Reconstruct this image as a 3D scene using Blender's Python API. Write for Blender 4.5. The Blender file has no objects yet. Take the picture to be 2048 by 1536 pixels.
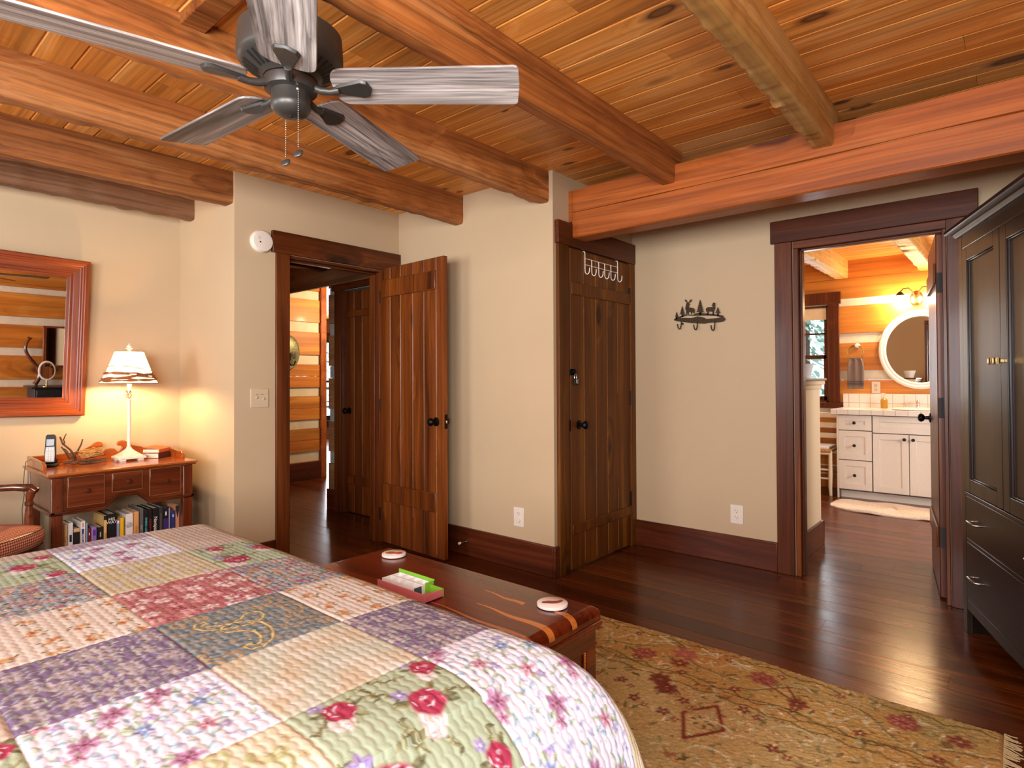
import bpy, bmesh, math, random
import numpy as np
from mathutils import Vector, Matrix
S = bpy.context.scene
COL = S.collection
PI = math.pi
rng = np.random.default_rng(7)
random.seed(7)

# ------------------------------------------------------------------ colour
def lin(h):
    h = h.lstrip('#')
    r = []
    for i in (0, 2, 4):
        c = int(h[i:i+2], 16)/255
        r.append(c/12.92 if c <= .04045 else ((c+.055)/1.055)**2.4)
    return tuple(r)
def lin4(h): return lin(h) + (1,)

# ------------------------------------------------------------------ materials
class NT:
    def __init__(s, name):
        s.m = bpy.data.materials.new(name); s.m.use_nodes = True
        s.t = s.m.node_tree; s.N = s.t.nodes; s.L = s.t.links
        s.p = s.N['Principled BSDF']; s.out = s.N['Material Output']
    def n(s, typ, **kw):
        nd = s.N.new(typ)
        for k, v in kw.items():
            if k.startswith('i_'):
                nd.inputs[k[2:].replace('_', ' ')].default_value = v
            else: setattr(nd, k, v)
        return nd
    def l(s, a, b): s.L.new(a, b)
    def math(s, op, a, b=None, clamp=False):
        nd = s.N.new('ShaderNodeMath'); nd.operation = op; nd.use_clamp = clamp
        for i, x in enumerate((a, b)):
            if x is None: continue
            if isinstance(x, (int, float)): nd.inputs[i].default_value = x
            else: s.l(x, nd.inputs[i])
        return nd.outputs[0]
    def vmath(s, op, a, b):
        nd = s.N.new('ShaderNodeVectorMath'); nd.operation = op
        for i, x in enumerate((a, b)):
            if isinstance(x, (tuple, list)): nd.inputs[i].default_value = x
            else: s.l(x, nd.inputs[i])
        return nd.outputs[0]
    def scale(s, v, f):
        nd = s.N.new('ShaderNodeVectorMath'); nd.operation = 'SCALE'
        s.l(v, nd.inputs[0])
        if isinstance(f, (int, float)): nd.inputs['Scale'].default_value = f
        else: s.l(f, nd.inputs['Scale'])
        return nd.outputs[0]
    def ramp(s, fac, stops, interp='LINEAR'):
        nd = s.N.new('ShaderNodeValToRGB'); cr = nd.color_ramp; cr.interpolation = interp
        while len(cr.elements) < len(stops): cr.elements.new(.5)
        for e, (p, c) in zip(cr.elements, stops):
            e.position = p; e.color = c if len(c) == 4 else tuple(c)+(1,)
        s.l(fac, nd.inputs[0]); return nd.outputs[0]
    def mix(s, mode, fac, a, b):
        nd = s.N.new('ShaderNodeMix'); nd.data_type = 'RGBA'; nd.blend_type = mode
        for i, x in ((0, fac), (6, a), (7, b)):
            if isinstance(x, (int, float)): nd.inputs[i].default_value = x
            elif isinstance(x, (tuple, list)): nd.inputs[i].default_value = tuple(x) if len(x) == 4 else tuple(x)+(1,)
            else: s.l(x, nd.inputs[i])
        return nd.outputs[2]
    def noise(s, v, scale=1, detail=4, rough=.55, dist=0):
        nd = s.n('ShaderNodeTexNoise'); nd.inputs['Scale'].default_value = scale
        nd.inputs['Detail'].default_value = detail; nd.inputs['Roughness'].default_value = rough
        nd.inputs['Distortion'].default_value = dist
        if v is not None: s.l(v, nd.inputs['Vector'])
        return nd
    def bump(s, h, strength=.3, dist=.01):
        nd = s.n('ShaderNodeBump'); nd.inputs['Strength'].default_value = strength
        nd.inputs['Distance'].default_value = dist
        s.l(h, nd.inputs['Height']); s.l(nd.outputs[0], s.p.inputs['Normal'])
    def set(s, **kw):
        for k, v in kw.items():
            k = k.replace('_', ' ')
            if isinstance(v, (int, float, tuple)): s.p.inputs[k].default_value = v
            else: s.l(v, s.p.inputs[k])
        return s

def plain(name, col, rough=.5, metal=0., coat=0., var=.06, scale=30, bump=0., trans=0., ior=1.45, spec=.5):
    k = NT(name)
    tc = k.n('ShaderNodeTexCoord')
    nz = k.noise(tc.outputs['Object'], scale, 3)
    c = lin(col)
    a = tuple(min(1, x*(1-var)) for x in c); b = tuple(min(1, x*(1+var)) for x in c)
    k.l(k.ramp(nz.outputs[0], [(.3, a), (.7, b)]), k.p.inputs['Base Color'])
    k.set(Roughness=rough, Metallic=metal, IOR=ior)
    k.p.inputs['Coat Weight'].default_value = coat; k.p.inputs['Coat Roughness'].default_value = .15
    k.p.inputs['Transmission Weight'].default_value = trans
    k.p.inputs['Specular IOR Level'].default_value = spec
    if bump: k.bump(nz.outputs[0], bump, .004)
    return k.m

def wood(name, dark, mid, light, axis='X', s=1., rough=.45, coat=0., knots=.5, island=False, bump=.12,
         vary=.3, line=.45, knotcol=None, spec=.5, contrast=1., ks=1., flat=None, kr=1.):
    k = NT(name)
    tc = k.n('ShaderNodeTexCoord'); v = tc.outputs['Object']
    if island: r = k.n('ShaderNodeNewGeometry').outputs['Random Per Island']
    else: r = k.n('ShaderNodeObjectInfo').outputs['Random']
    off = k.n('ShaderNodeCombineXYZ')
    k.l(k.math('MULTIPLY', r, 37.1), off.inputs[0]); k.l(k.math('MULTIPLY', r, 91.7), off.inputs[1]); k.l(k.math('MULTIPLY', r, 53.3), off.inputs[2])
    v = k.vmath('ADD', v, off.outputs[0])
    i = 'XYZ'.index(axis)
    def st(al, ac):
        t = [ac*s]*3; t[i] = al*s; return k.vmath('MULTIPLY', v, tuple(t))
    # knots swell the grain around them
    kv = k.n('ShaderNodeTexVoronoi'); kv.inputs['Scale'].default_value = 1; 
    kvv = st(2.0*ks, 5.0*ks)
    if flat:
        fl = [1, 1, 1]; fl['XYZ'.index(flat)] = .02; kvv = k.vmath('MULTIPLY', kvv, tuple(fl))
        kf = k.n('ShaderNodeCombineXYZ')
        k.l(k.math('MULTIPLY', r, 91.), kf.inputs['XYZ'.index(axis)]); kvv = k.vmath('ADD', kvv, kf.outputs[0])
    kvv = k.vmath('ADD', kvv, k.scale(k.vmath('SUBTRACT', k.noise(st(7, 14), 1, 2).outputs['Color'], (.5, .5, .5)), .10))
    k.l(kvv, kv.inputs['Vector'])
    kd = kv.outputs['Distance']
    kc = k.n('ShaderNodeSeparateColor'); k.l(kv.outputs['Color'], kc.inputs[0])
    gate = k.math('GREATER_THAN', kc.outputs[0], 1-knots)
    kd = k.math('DIVIDE', kd, k.math('ADD', k.math('MULTIPLY', kc.outputs[1], kr), kr*.45))
    swell = k.math('MULTIPLY', k.ramp(kd, [(0, (1,)*3), (.34, (0,)*3)]), gate)
    warp = k.noise(st(.7, 3.2), 1, 2, .5)
    ww = k.scale(k.vmath('SUBTRACT', warp.outputs['Color'], (.5, .5, .5)), 1.1)
    base = k.vmath('ADD', st(.55, 9), ww)
    sw = k.n('ShaderNodeCombineXYZ')
    for j in range(3): k.l(k.math('MULTIPLY', swell, 1.3), sw.inputs[j])
    base = k.vmath('ADD', base, sw.outputs[0])
    n1 = k.noise(base, 1, 5, .62, .5)
    c = k.ramp(n1.outputs[0], [(.5-.22/contrast, lin(dark)), (.5, lin(mid)), (.5+.2/contrast, lin(light))])
    fine = k.noise(k.vmath('ADD', st(1.4, 95), k.scale(ww, 5.)), 1, 3, .6)
    c = k.mix('MULTIPLY', line, c, k.ramp(fine.outputs[0], [(.33, (.28,)*3), (.58, (1.05,)*3)]))
    # growth rings
    ring = k.noise(k.vmath('ADD', st(.35, 30), k.scale(ww, 3.2)), 1, 1, .4)
    c = k.mix('MULTIPLY', line*.7, c, k.ramp(ring.outputs[0], [(.4, (.55,)*3), (.52, (1,)*3)]))
    big = k.noise(st(.5, 1.3), 1, 2)
    c = k.mix('MULTIPLY', vary, c, k.ramp(big.outputs[0], [(.3, (.5, .46, .42)), (.7, (1.25, 1.22, 1.2))]))
    if knots > 0:
        core = k.math('MULTIPLY', k.ramp(kd, [(.05, (.75,)*3), (.085, (.95,)*3), (.11, (.5,)*3), (.17, (0,)*3)]), gate)
        c = k.mix('MIX', core, c, lin(knotcol or dark))
    hv = k.n('ShaderNodeMapRange'); hv.inputs[3].default_value = 1-vary*.75; hv.inputs[4].default_value = 1+vary*.55
    k.l(k.math('FRACT', k.math('MULTIPLY', r, 7.77)), hv.inputs[0])
    mul = k.n('ShaderNodeCombineColor')
    for j in range(3): k.l(hv.outputs[0], mul.inputs[j])
    c = k.mix('MULTIPLY', 1., c, mul.outputs[0])
    k.l(c, k.p.inputs['Base Color'])
    rr = k.n('ShaderNodeMapRange'); rr.inputs[3].default_value = max(.03, rough-.1); rr.inputs[4].default_value = rough+.1
    k.l(n1.outputs[0], rr.inputs[0]); k.l(rr.outputs[0], k.p.inputs['Roughness'])
    k.p.inputs['Coat Weight'].default_value = coat; k.p.inputs['Coat Roughness'].default_value = .12
    k.p.inputs['Specular IOR Level'].default_value = spec
    if bump:
        hh = k.math('ADD', k.math('MULTIPLY', fine.outputs[0], .5), n1.outputs[0])
        k.bump(hh, bump, .006)
    return k.m

def emit(name, col, strength):
    k = NT(name); k.p.inputs['Base Color'].default_value = lin4(col)
    k.p.inputs['Emission Color'].default_value = lin4(col); k.p.inputs['Emission Strength'].default_value = strength
    return k.m
def vcol(name, rough=.85, bump=.4, bscale=500, sheen=0., dist=.002, var=.12, weave=0):
    k = NT(name)
    a = k.n('ShaderNodeAttribute', attribute_name='Col')
    tc = k.n('ShaderNodeTexCoord')
    nz = k.noise(tc.outputs['Object'], bscale, 3, .6)
    c = k.mix('MULTIPLY', 1., a.outputs['Color'], k.ramp(nz.outputs[0], [(.3, (1-var,)*3), (.7, (1+var,)*3)]))
    k.l(c, k.p.inputs['Base Color']); k.set(Roughness=rough)
    k.p.inputs['Sheen Weight'].default_value = sheen
    k.p.inputs['Specular IOR Level'].default_value = .2
    k.bump(nz.outputs[0], bump, dist)
    return k.m
def wallpaint(name, col, var=.03):
    k = NT(name); tc = k.n('ShaderNodeTexCoord')
    a = k.noise(tc.outputs['Object'], 1.1, 3); b = k.noise(tc.outputs['Object'], 160, 3)
    c = lin(col)
    k.l(k.ramp(a.outputs[0], [(.3, tuple(x*(1-var) for x in c)), (.7, tuple(min(1, x*(1+var)) for x in c))]), k.p.inputs['Base Color'])
    k.set(Roughness=.62); k.p.inputs['Specular IOR Level'].default_value = .35
    k.bump(b.outputs[0], .06, .003); return k.m

# ------------------------------------------------------------------ mesh builder
class MB:
    def __init__(s): s.v = []; s.f = []; s.mi = []; s.cur = 0; s.T = None
    def mat(s, i): s.cur = i; return s
    def add(s, vs, fs):
        b = len(s.v)
        if s.T is not None: vs = [tuple(s.T @ Vector(p)) for p in vs]
        s.v += [tuple(p) for p in vs]; s.f += [tuple(b+i for i in f) for f in fs]; s.mi += [s.cur]*len(fs)
        return s
    def box(s, x0, x1, y0, y1, z0, z1):
        x0, x1 = min(x0, x1), max(x0, x1); y0, y1 = min(y0, y1), max(y0, y1); z0, z1 = min(z0, z1), max(z0, z1)
        return s.add([(x0, y0, z0), (x1, y0, z0), (x1, y1, z0), (x0, y1, z0), (x0, y0, z1), (x1, y0, z1), (x1, y1, z1), (x0, y1, z1)],
                     [(0, 3, 2, 1), (4, 5, 6, 7), (0, 1, 5, 4), (1, 2, 6, 5), (2, 3, 7, 6), (3, 0, 4, 7)])
    def prism(s, poly, axis, a, b):
        """poly: 2D points; axis 'X': (y,z), 'Y': (x,z), 'Z': (x,y); extruded from a to b."""
        n = len(poly)
        def pt(p, t): return (t, p[0], p[1]) if axis == 'X' else (p[0], t, p[1]) if axis == 'Y' else (p[0], p[1], t)
        vs = [pt(p, a) for p in poly]+[pt(p, b) for p in poly]
        fs = [tuple(range(n)), tuple(range(2*n-1, n-1, -1))]+[(i, i+n, (i+1) % n+n, (i+1) % n) for i in range(n)]
        return s.add(vs, fs)
    def rings(s, rings, closed=True, caps=True):
        n = len(rings[0]); vs = [p for r in rings for p in r]; fs = []
        for i in range(len(rings)-1):
            for j in range(n if closed else n-1):
                a = i*n+j; b = i*n+(j+1) % n; fs.append((a, b, b+n, a+n))
        if caps: fs += [tuple(range(n-1, -1, -1)), tuple(range((len(rings)-1)*n, len(rings)*n))]
        return s.add(vs, fs)
    def tube(s, pts, r, n=8, caps=True):
        pts = [Vector(p) for p in pts]; k = len(pts)
        rs = r if isinstance(r, (list, tuple)) else [r]*k
        rg = []; up = None
        for i, p in enumerate(pts):
            t = (pts[min(i+1, k-1)]-pts[max(i-1, 0)])
            if t.length < 1e-9: t = Vector((0, 0, 1))
            t.normalize()
            if up is None:
                up = Vector((0, 0, 1)) if abs(t.z) < .9 else Vector((1, 0, 0))
            u = up-t*up.dot(t)
            if u.length < 1e-6: u = t.orthogonal()
            u.normalize(); w = t.cross(u); up = u
            rg.append([tuple(p+(u*math.cos(2*PI*j/n)+w*math.sin(2*PI*j/n))*rs[i]) for j in range(n)])
        return s.rings(rg, True, caps)
    def lathe(s, prof, c=(0, 0, 0), n=32, axis='Z', caps=True):
        rg = []
        for r, h in prof:
            ring = []
            for j in range(n):
                a = 2*PI*j/n; x, y = max(r, 1e-5)*math.cos(a), max(r, 1e-5)*math.sin(a)
                p = (x, y, h) if axis == 'Z' else (h, x, y) if axis == 'X' else (y, h, x)
                ring.append((c[0]+p[0], c[1]+p[1], c[2]+p[2]))
            rg.append(ring)
        return s.rings(rg, True, caps)
    def sphere(s, c, r, n=16, m=10, sc=(1, 1, 1)):
        return s.rings([[(c[0]+sc[0]*r*math.sin(PI*i/m)*math.cos(2*PI*j/n), c[1]+sc[1]*r*math.sin(PI*i/m)*math.sin(2*PI*j/n), c[2]-sc[2]*r*math.cos(PI*i/m)) for j in range(n)]
                        for i in [max(.02, min(m-.02, q)) for q in range(m+1)]])
    def grid(s, P, flip=False):
        """P[i][j] points."""
        n = len(P[0]); vs = [p for r in P for p in r]; fs = []
        for i in range(len(P)-1):
            for j in range(n-1):
                f = (i*n+j, i*n+j+1, (i+1)*n+j+1, (i+1)*n+j); fs.append(f[::-1] if flip else f)
        return s.add(vs, fs)
    def build(s, name, mats, parent=None, bevel=0., smooth=False, loc=None, seg=2, auto=None):
        me = bpy.data.meshes.new(name)
        me.from_pydata(s.v, [], s.f)
        mats = mats if isinstance(mats, (list, tuple)) else [mats]
        for m in mats: me.materials.append(m)
        if len(mats) > 1: me.polygons.foreach_set('material_index', s.mi)
        bm = bmesh.new(); bm.from_mesh(me); bmesh.ops.recalc_face_normals(bm, faces=bm.faces); bm.to_mesh(me); bm.free()
        if smooth or bevel:
            me.polygons.foreach_set('use_smooth', [True]*len(me.polygons))
            me.set_sharp_from_angle(angle=math.radians(auto or 38))
        me.update()
        o = bpy.data.objects.new(name, me); COL.objects.link(o)
        if loc: o.location = loc
        if parent: o.parent = parent
        if bevel:
            b = o.modifiers.new('edge', 'BEVEL'); b.width = bevel; b.segments = seg; b.limit_method = 'ANGLE'; b.angle_limit = math.radians(40)
            b.harden_normals = False
        return o

def arr_mesh(name, V, F, mat, parent=None, col=None, smooth=True, loc=None):
    me = bpy.data.meshes.new(name)
    nv, nf = len(V), len(F)
    me.vertices.add(nv); me.vertices.foreach_set('co', np.asarray(V, np.float32).ravel())
    me.loops.add(nf*4); me.loops.foreach_set('vertex_index', np.asarray(F, np.int32).ravel())
    me.polygons.add(nf); me.polygons.foreach_set('loop_start', np.arange(0, nf*4, 4, dtype=np.int32))
    me.polygons.foreach_set('use_smooth', np.ones(nf, bool) if smooth else np.zeros(nf, bool))
    me.update(calc_edges=True); me.validate()
    if col is not None:
        a = me.color_attributes.new('Col', 'FLOAT_COLOR', 'POINT')
        a.data.foreach_set('color', np.concatenate([col, np.ones((nv, 1))], 1).astype(np.float32).ravel())
    me.materials.append(mat)
    o = bpy.data.objects.new(name, me); COL.objects.link(o)
    if parent: o.parent = parent
    if loc: o.location = loc
    return o
def grid_faces(ni, nj):
    i, j = np.meshgrid(np.arange(ni-1), np.arange(nj-1), indexing='ij')
    a = (i*nj+j).ravel(); return np.stack([a, a+1, a+nj+1, a+nj], 1)

def tag(o, label, cat, group=None, kind=None):
    o['label'] = label; o['category'] = cat
    if group: o['group'] = group
    if kind: o['kind'] = kind
    return o
def thing(name, label, cat, loc=(0, 0, 0), rz=0., group=None, kind=None):
    o = bpy.data.objects.new(name, None); COL.objects.link(o); o.empty_display_size = .05
    o.location = loc; o.rotation_euler = (0, 0, rz)
    return tag(o, label, cat, group, kind)
def struct(o): o['kind'] = 'structure'; return o
def copytree(o, parent=None):
    c = o.copy(); COL.objects.link(c)
    if parent: c.parent = parent
    for ch in list(o.children): copytree(ch, c)
    return c
def T(*loc, rz=0, rx=0, ry=0):
    return Matrix.Translation(loc) @ Matrix.Rotation(rz, 4, 'Z') @ Matrix.Rotation(ry, 4, 'Y') @ Matrix.Rotation(rx, 4, 'X')
def text(name, body, size, M, mat, parent=None, depth=.0006, align='CENTER'):
    cu = bpy.data.curves.new(name, 'FONT'); cu.body = body; cu.size = size; cu.extrude = depth
    cu.align_x = align; cu.align_y = 'CENTER'; cu.space_line = .8
    o = bpy.data.objects.new('tmp', cu); COL.objects.link(o)
    dg = bpy.context.evaluated_depsgraph_get(); dg.update()
    me = bpy.data.meshes.new_from_object(o.evaluated_get(dg)); bpy.data.objects.remove(o)
    me.transform(M); me.materials.clear(); me.materials.append(mat); me.name = name
    o = bpy.data.objects.new(name, me); COL.objects.link(o)
    if parent: o.parent = parent
    return o
def smooth_noise(seed, n=6, f0=1., f1=9.):
    r = random.Random(seed); P = [(r.uniform(f0, f1), r.uniform(0, 6.28), r.uniform(.4, 1)) for _ in range(n)]
    tot = sum(p[2] for p in P)
    return lambda t: sum(a*math.sin(f*t+p) for f, p, a in P)/tot*1.8

# ------------------------------------------------------------------ palette
M = {}
M['wall'] = wallpaint('wall paint beige', '#B79F7E')
M['wallbath'] = wallpaint('bath wall paint', '#DCC6A4')
M['ceil'] = wood('pine ceiling boards', '#CC7C34', '#E69844', '#F4B266', 'X', .8, .42, .05, .55, True, .08, .26, .45, '#47200A', flat='Z', ks=1.7, kr=1.25)
M['beam'] = wood('hewn pine beam', '#7E451E', '#A8642E', '#C4874F', 'Y', .7, .6, 0, .7, False, .6, .3, .65, '#3A1A0A', .3, ks=1.1, kr=1.7)
M['beamx'] = wood('header beam pine', '#8C4516', '#A9571E', '#BC6C30', 'X', .7, .45, .05, .3, False, .15, .15, .45, '#4A1E0A', .35, ks=.6, kr=1.1)
M['beamgold'] = wood('pale hewn pine beam', '#A87434', '#C8964E', '#DCB374', 'Y', .7, .58, 0, .35, False, .25, .2, .4, '#5A3010', ks=.6)
M['beamgrey'] = wood('weathered beam', '#4E331E', '#7C5230', '#946A44', 'Y', .7, .6, 0, .4, False, .3, .35, .6, '#2E1A0C', ks=.6)
M['log'] = wood('sawn log wall', '#A85C17', '#C77A26', '#DB9740', 'X', .6, .5, .05, .5, True, .08, .18, .3, '#5C2C0A', ks=.7)
M['logy'] = wood('sawn log wall along y', '#A85C17', '#C77A26', '#DB9740', 'Y', .6, .5, .05, .5, True, .08, .18, .3, '#5C2C0A', ks=.7)
M['chink'] = plain('log chinking', '#D9CDB6', .8, var=.07, scale=14, bump=.3)
M['door'] = wood('dark stained plank door', '#3E1B09', '#6E350F', '#8E4B18', 'Z', .8, .38, .06, .5, True, .06, .26, .5, '#1C0803', .3, flat='Y')
M['door2'] = wood('brown stained plank door', '#44210A', '#68380C', '#845014', 'Z', .8, .45, 0, .35, True, .06, .2, .45, '#241006', .22, flat='Y')
M['trim'] = wood('dark stained trim', '#401C09', '#5E2B0E', '#784018', 'Z', .8, .38, .1, .25, False, .06, .25, .5, '#200C04', .25)
M['trimy'] = wood('dark stained trim along y', '#401C09', '#5E2B0E', '#784018', 'Y', .8, .38, .1, .25, False, .06, .25, .5, '#200C04', .25)
M['trimx'] = wood('dark stained trim along x', '#401C09', '#5E2B0E', '#784018', 'X', .8, .38, .1, .25, False, .06, .25, .5, '#200C04', .25)
M['base'] = wood('baseboard red brown', '#381609', '#52230E', '#683016', 'X', .8, .34, .15, .3, False, .05, .25, .45, '#1C0804', .25)
M['basey'] = wood('baseboard red brown along y', '#381609', '#52230E', '#683016', 'Y', .8, .34, .15, .3, False, .05, .25, .45, '#1C0804', .25)
M['floor'] = wood('glossy dark floor boards', '#441B05', '#602C0A', '#7C4216', 'X', .7, .24, .0, .25, True, .035, .3, .5, '#1C0903', .26, flat='Z', kr=.6)
M['cedar'] = wood('red cedar', '#4E1A09', '#7A2E11', '#98451B', 'X', 1., .3, .4, .35, False, .05, .5, .5, '#260C04')
M['cedarend'] = wood('red cedar end', '#3C1508', '#743010', '#A5551F', 'Y', 1.3, .3, .4, .7, False, .05, .5, .5, '#210A03')
M['cedarlight'] = wood('cedar sapwood', '#B4662A', '#D08038', '#E09A50', 'X', 1., .3, .4, 0, False, .05, .2, .3)
M['desk'] = wood('mahogany desk', '#40180A', '#5C2710', '#733516', 'Y', 1.2, .25, .4, .1, False, .03, .2, .4)
M['deskz'] = wood('mahogany desk legs', '#40180A', '#5C2710', '#733516', 'Z', 1.2, .25, .4, .1, False, .03, .2, .4)
M['desktop'] = wood('honey desk top', '#7A3610', '#A04E1A', '#B46428', 'Y', 1.2, .22, .5, .1, False, .03, .2, .4)
M['frame'] = wood('cherry mirror frame', '#5E240A', '#843810', '#A04E1A', 'Z', 1.2, .38, .05, .1, False, .04, .25, .45)
M['framey'] = wood('cherry mirror frame along y', '#5E240A', '#843810', '#A04E1A', 'Y', 1.2, .38, .05, .1, False, .04, .25, .45)
M['arm'] = wood('espresso armoire', '#120804', '#1B0E07', '#25140B', 'Z', .9, .32, .1, .15, False, .03, .25, .5, '#140805')
M['armh'] = wood('espresso drawer front', '#120805', '#190D08', '#22130C', 'X', .9, .36, .06, .15, False, .03, .25, .5, '#140805')
M['blade'] = wood('grey weathered blade', '#4A423E', '#B4ACA6', '#E4DED8', 'X', 1.3, .5, .05, .35, False, .06, .12, .95, '#3A3432', ks=.8, contrast=1.2)
M['chairwood'] = wood('glossy brown chair wood', '#38160A', '#5A2810', '#70381A', 'X', 1.5, .2, .6, 0, False, .02, .2, .3)
M['paintwood'] = plain('cream painted wood', '#E6D6BE', .45, var=.05, scale=8)
M['fanmetal'] = plain('fan dark metal', '#45433F', .4, .55, var=.05, scale=60)
M['black'] = plain('black iron', '#14110F', .38, .7, var=.1)
M['blackmatte'] = plain('matte black', '#100E0D', .6)
M['bronze'] = plain('dark bronze sheet', '#33230F', .45, .6, var=.25, scale=90, bump=.4)
M['knobbrown'] = plain('brown turned knob', '#4A2410', .25, coat=.4)
M['steel'] = plain('brushed steel', '#B9B4AC', .28, 1.)
M['brass'] = plain('aged brass', '#B79764', .3, 1.)
M['chrome'] = plain('chrome', '#E2E0DC', .08, 1.)
M['white'] = plain('white plastic', '#D6CABA', .4, var=.02)
M['ivory'] = plain('ivory switch plate', '#BFAA8C', .4, var=.02)
M['wire'] = plain('white coated wire', '#EFE2D4', .35, var=.02)
M['lampcream'] = plain('cream painted lamp', '#E9DCC6', .5, var=.1, scale=45)
M['ceramic'] = plain('white stone coaster', '#EEEBE6', .35, var=.03)
M['tile'] = None
M['vanity'] = plain('white vanity paint', '#E9DFD2', .4, var=.02)
M['vangap'] = plain('shadow gap', '#6A5A48', .7)
M['whitegloss'] = plain('white gloss paint', '#F0E8DC', .3, var=.02)
M['towel'] = plain('grey brown towel', '#7A6860', .95, var=.25, scale=260, bump=.8)
M['bathrug'] = plain('cream pile rug', '#EBDCCB', .95, var=.2, scale=120, bump=1.)
M['rush'] = plain('woven rush', '#BE8A52', .8, var=.4, scale=90, bump=.8)
M['blind'] = plain('cream roller blind', '#E6CFA8', .7)
M['soap'] = plain('amber soap bottle', '#E0A83C', .15, trans=.5)
M['pages'] = plain('paper pages', '#E4D5BA', .8, var=.15, scale=150)
M['greyplastic'] = plain('silver grey plastic', '#A9A6A2', .35)
M['screen'] = plain('lcd screen', '#93A0A6', .2)
M['twig'] = plain('bare twigs', '#5A3A22', .8, var=.35, scale=60, bump=.6)
M['nest'] = plain('dry grass nest', '#B98A4E', .9, var=.45, scale=90, bump=.8)
M['pewter'] = plain('green bronze sconce', '#6E6A4C', .4, .7, var=.25, scale=40, bump=.5)
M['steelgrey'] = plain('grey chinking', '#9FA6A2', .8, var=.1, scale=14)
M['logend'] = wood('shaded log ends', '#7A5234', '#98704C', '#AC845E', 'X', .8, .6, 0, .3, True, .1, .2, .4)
M['hallbase'] = M['base']
M['dresser'] = plain('blue black painted dresser', '#23262E', .4, var=.3, scale=12)
M['glass'] = NT('window glass').m
_k = NT('clear glass pane')
_tr = _k.n('ShaderNodeBsdfTransparent'); _gl = _k.n('ShaderNodeBsdfGlossy'); _gl.inputs['Roughness'].default_value = 0
_mx = _k.n('ShaderNodeMixShader'); _fr = _k.n('ShaderNodeFresnel'); _fr.inputs[0].default_value = 1.3
_k.l(_fr.outputs[0], _mx.inputs[0]); _k.l(_tr.outputs[0], _mx.inputs[1]); _k.l(_gl.outputs[0], _mx.inputs[2]); _k.l(_mx.outputs[0], _k.out.inputs[0])
M['glass'] = _k.m
M['mirror'] = plain('mirror glass', '#F4F2EE', .012, 1., var=0)
M['globe'] = emit('lit frosted globe', '#FFDCA8', 240)
M['bulb'] = emit('lit lamp bulb', '#FFD49A', 800)
_k = NT('lamp shade paper')
_d = _k.n('ShaderNodeBsdfDiffuse'); _d.inputs[0].default_value = lin4('#F4EBDC')
_t = _k.n('ShaderNodeBsdfTranslucent'); _t.inputs[0].default_value = lin4('#FFF2DC')
_m = _k.n('ShaderNodeMixShader'); _m.inputs[0].default_value = .55
_k.l(_d.outputs[0], _m.inputs[1]); _k.l(_t.outputs[0], _m.inputs[2]); _k.l(_m.outputs[0], _k.out.inputs[0])
M['shade'] = _k.m
M['vine'] = plain('brown vine strands', '#8E5428', .8, var=.3)
# square white tiles with grout
_k = NT('white square tile'); _tc = _k.n('ShaderNodeTexCoord')
_b = _k.n('ShaderNodeTexBrick'); _b.offset = 0; _b.inputs['Scale'].default_value = 1
_b.inputs['Brick Width'].default_value = .1; _b.inputs['Row Height'].default_value = .1; _b.inputs['Mortar Size'].default_value = .003
_b.inputs['Color1'].default_value = lin4('#F0E9DF'); _b.inputs['Color2'].default_value = lin4('#E9E1D6'); _b.inputs['Mortar'].default_value = lin4('#BFB3A4')
_mp = _k.n('ShaderNodeMapping'); _k.l(_tc.outputs['Object'], _mp.inputs[0]); _mp.inputs['Rotation'].default_value = (PI/2, 0, 0)
_k.l(_mp.outputs[0], _b.inputs[0]); _k.l(_b.outputs[0], _k.p.inputs['Base Color']); _k.set(Roughness=.18); M['tile'] = _k.m
# gingham
_k = NT('red gingham cloth'); _tc = _k.n('ShaderNodeTexCoord'); _sp = _k.n('ShaderNodeSeparateXYZ'); _k.l(_tc.outputs['UV'], _sp.inputs[0])
_s = [_k.math('GREATER_THAN', _k.math('FRACT', _k.math('MULTIPLY', _sp.outputs[q], 1/.0125)), .5) for q in (0, 1)]
_f = _k.math('MULTIPLY', _k.math('ADD', _s[0], _s[1]), .5)
_k.l(_k.ramp(_f, [(0, lin('#E4B394')), (.5, lin('#B05E3E')), (1, lin('#712A1E'))]), _k.p.inputs['Base Color']); _k.set(Roughness=.85)
M['gingham'] = _k.m
_k = NT('tree foliage'); _r = _k.n('ShaderNodeNewGeometry').outputs['Random Per Island']
_k.l(_k.ramp(_r, [(0, lin('#6A9484')), (.5, lin('#A6C8BA')), (1, lin('#E2ECE6'))]), _k.p.inputs['Base Color']); _k.set(Roughness=.8); M['leaf'] = _k.m
M['bark'] = plain('bark', '#5A4A3E', .9, var=.3)
M['ground'] = plain('pale ground', '#B8BEB8', .9, var=.2, scale=2)
M['deckwood'] = plain('deck rail wood', '#5A5450', .7)
M['chainmetal'] = plain('dark bead chain', '#8A8072', .35, .9)
M['wornlitedge'] = plain('worn lit board edge', '#A4713F', .6, var=.3, scale=25)
M['casing'] = wood('brown closet casing', '#44210A', '#643609', '#7C4A16', 'Z', .8, .42, 0, .25, False, .06, .2, .5, '#200C04', .22)
M['inlay'] = plain('pale drawer edge', '#8A5A30', .5)
M['fringe'] = plain('rug fringe', '#A8936C', .9)
# ================================================================== SETTING
ZC = 2.472
XA, YS, XE, YK, XC, YW = -4.45, 1.65, -3.62, 2.91, -2.15, 3.88
XR, YB = .95, -2.4

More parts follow.
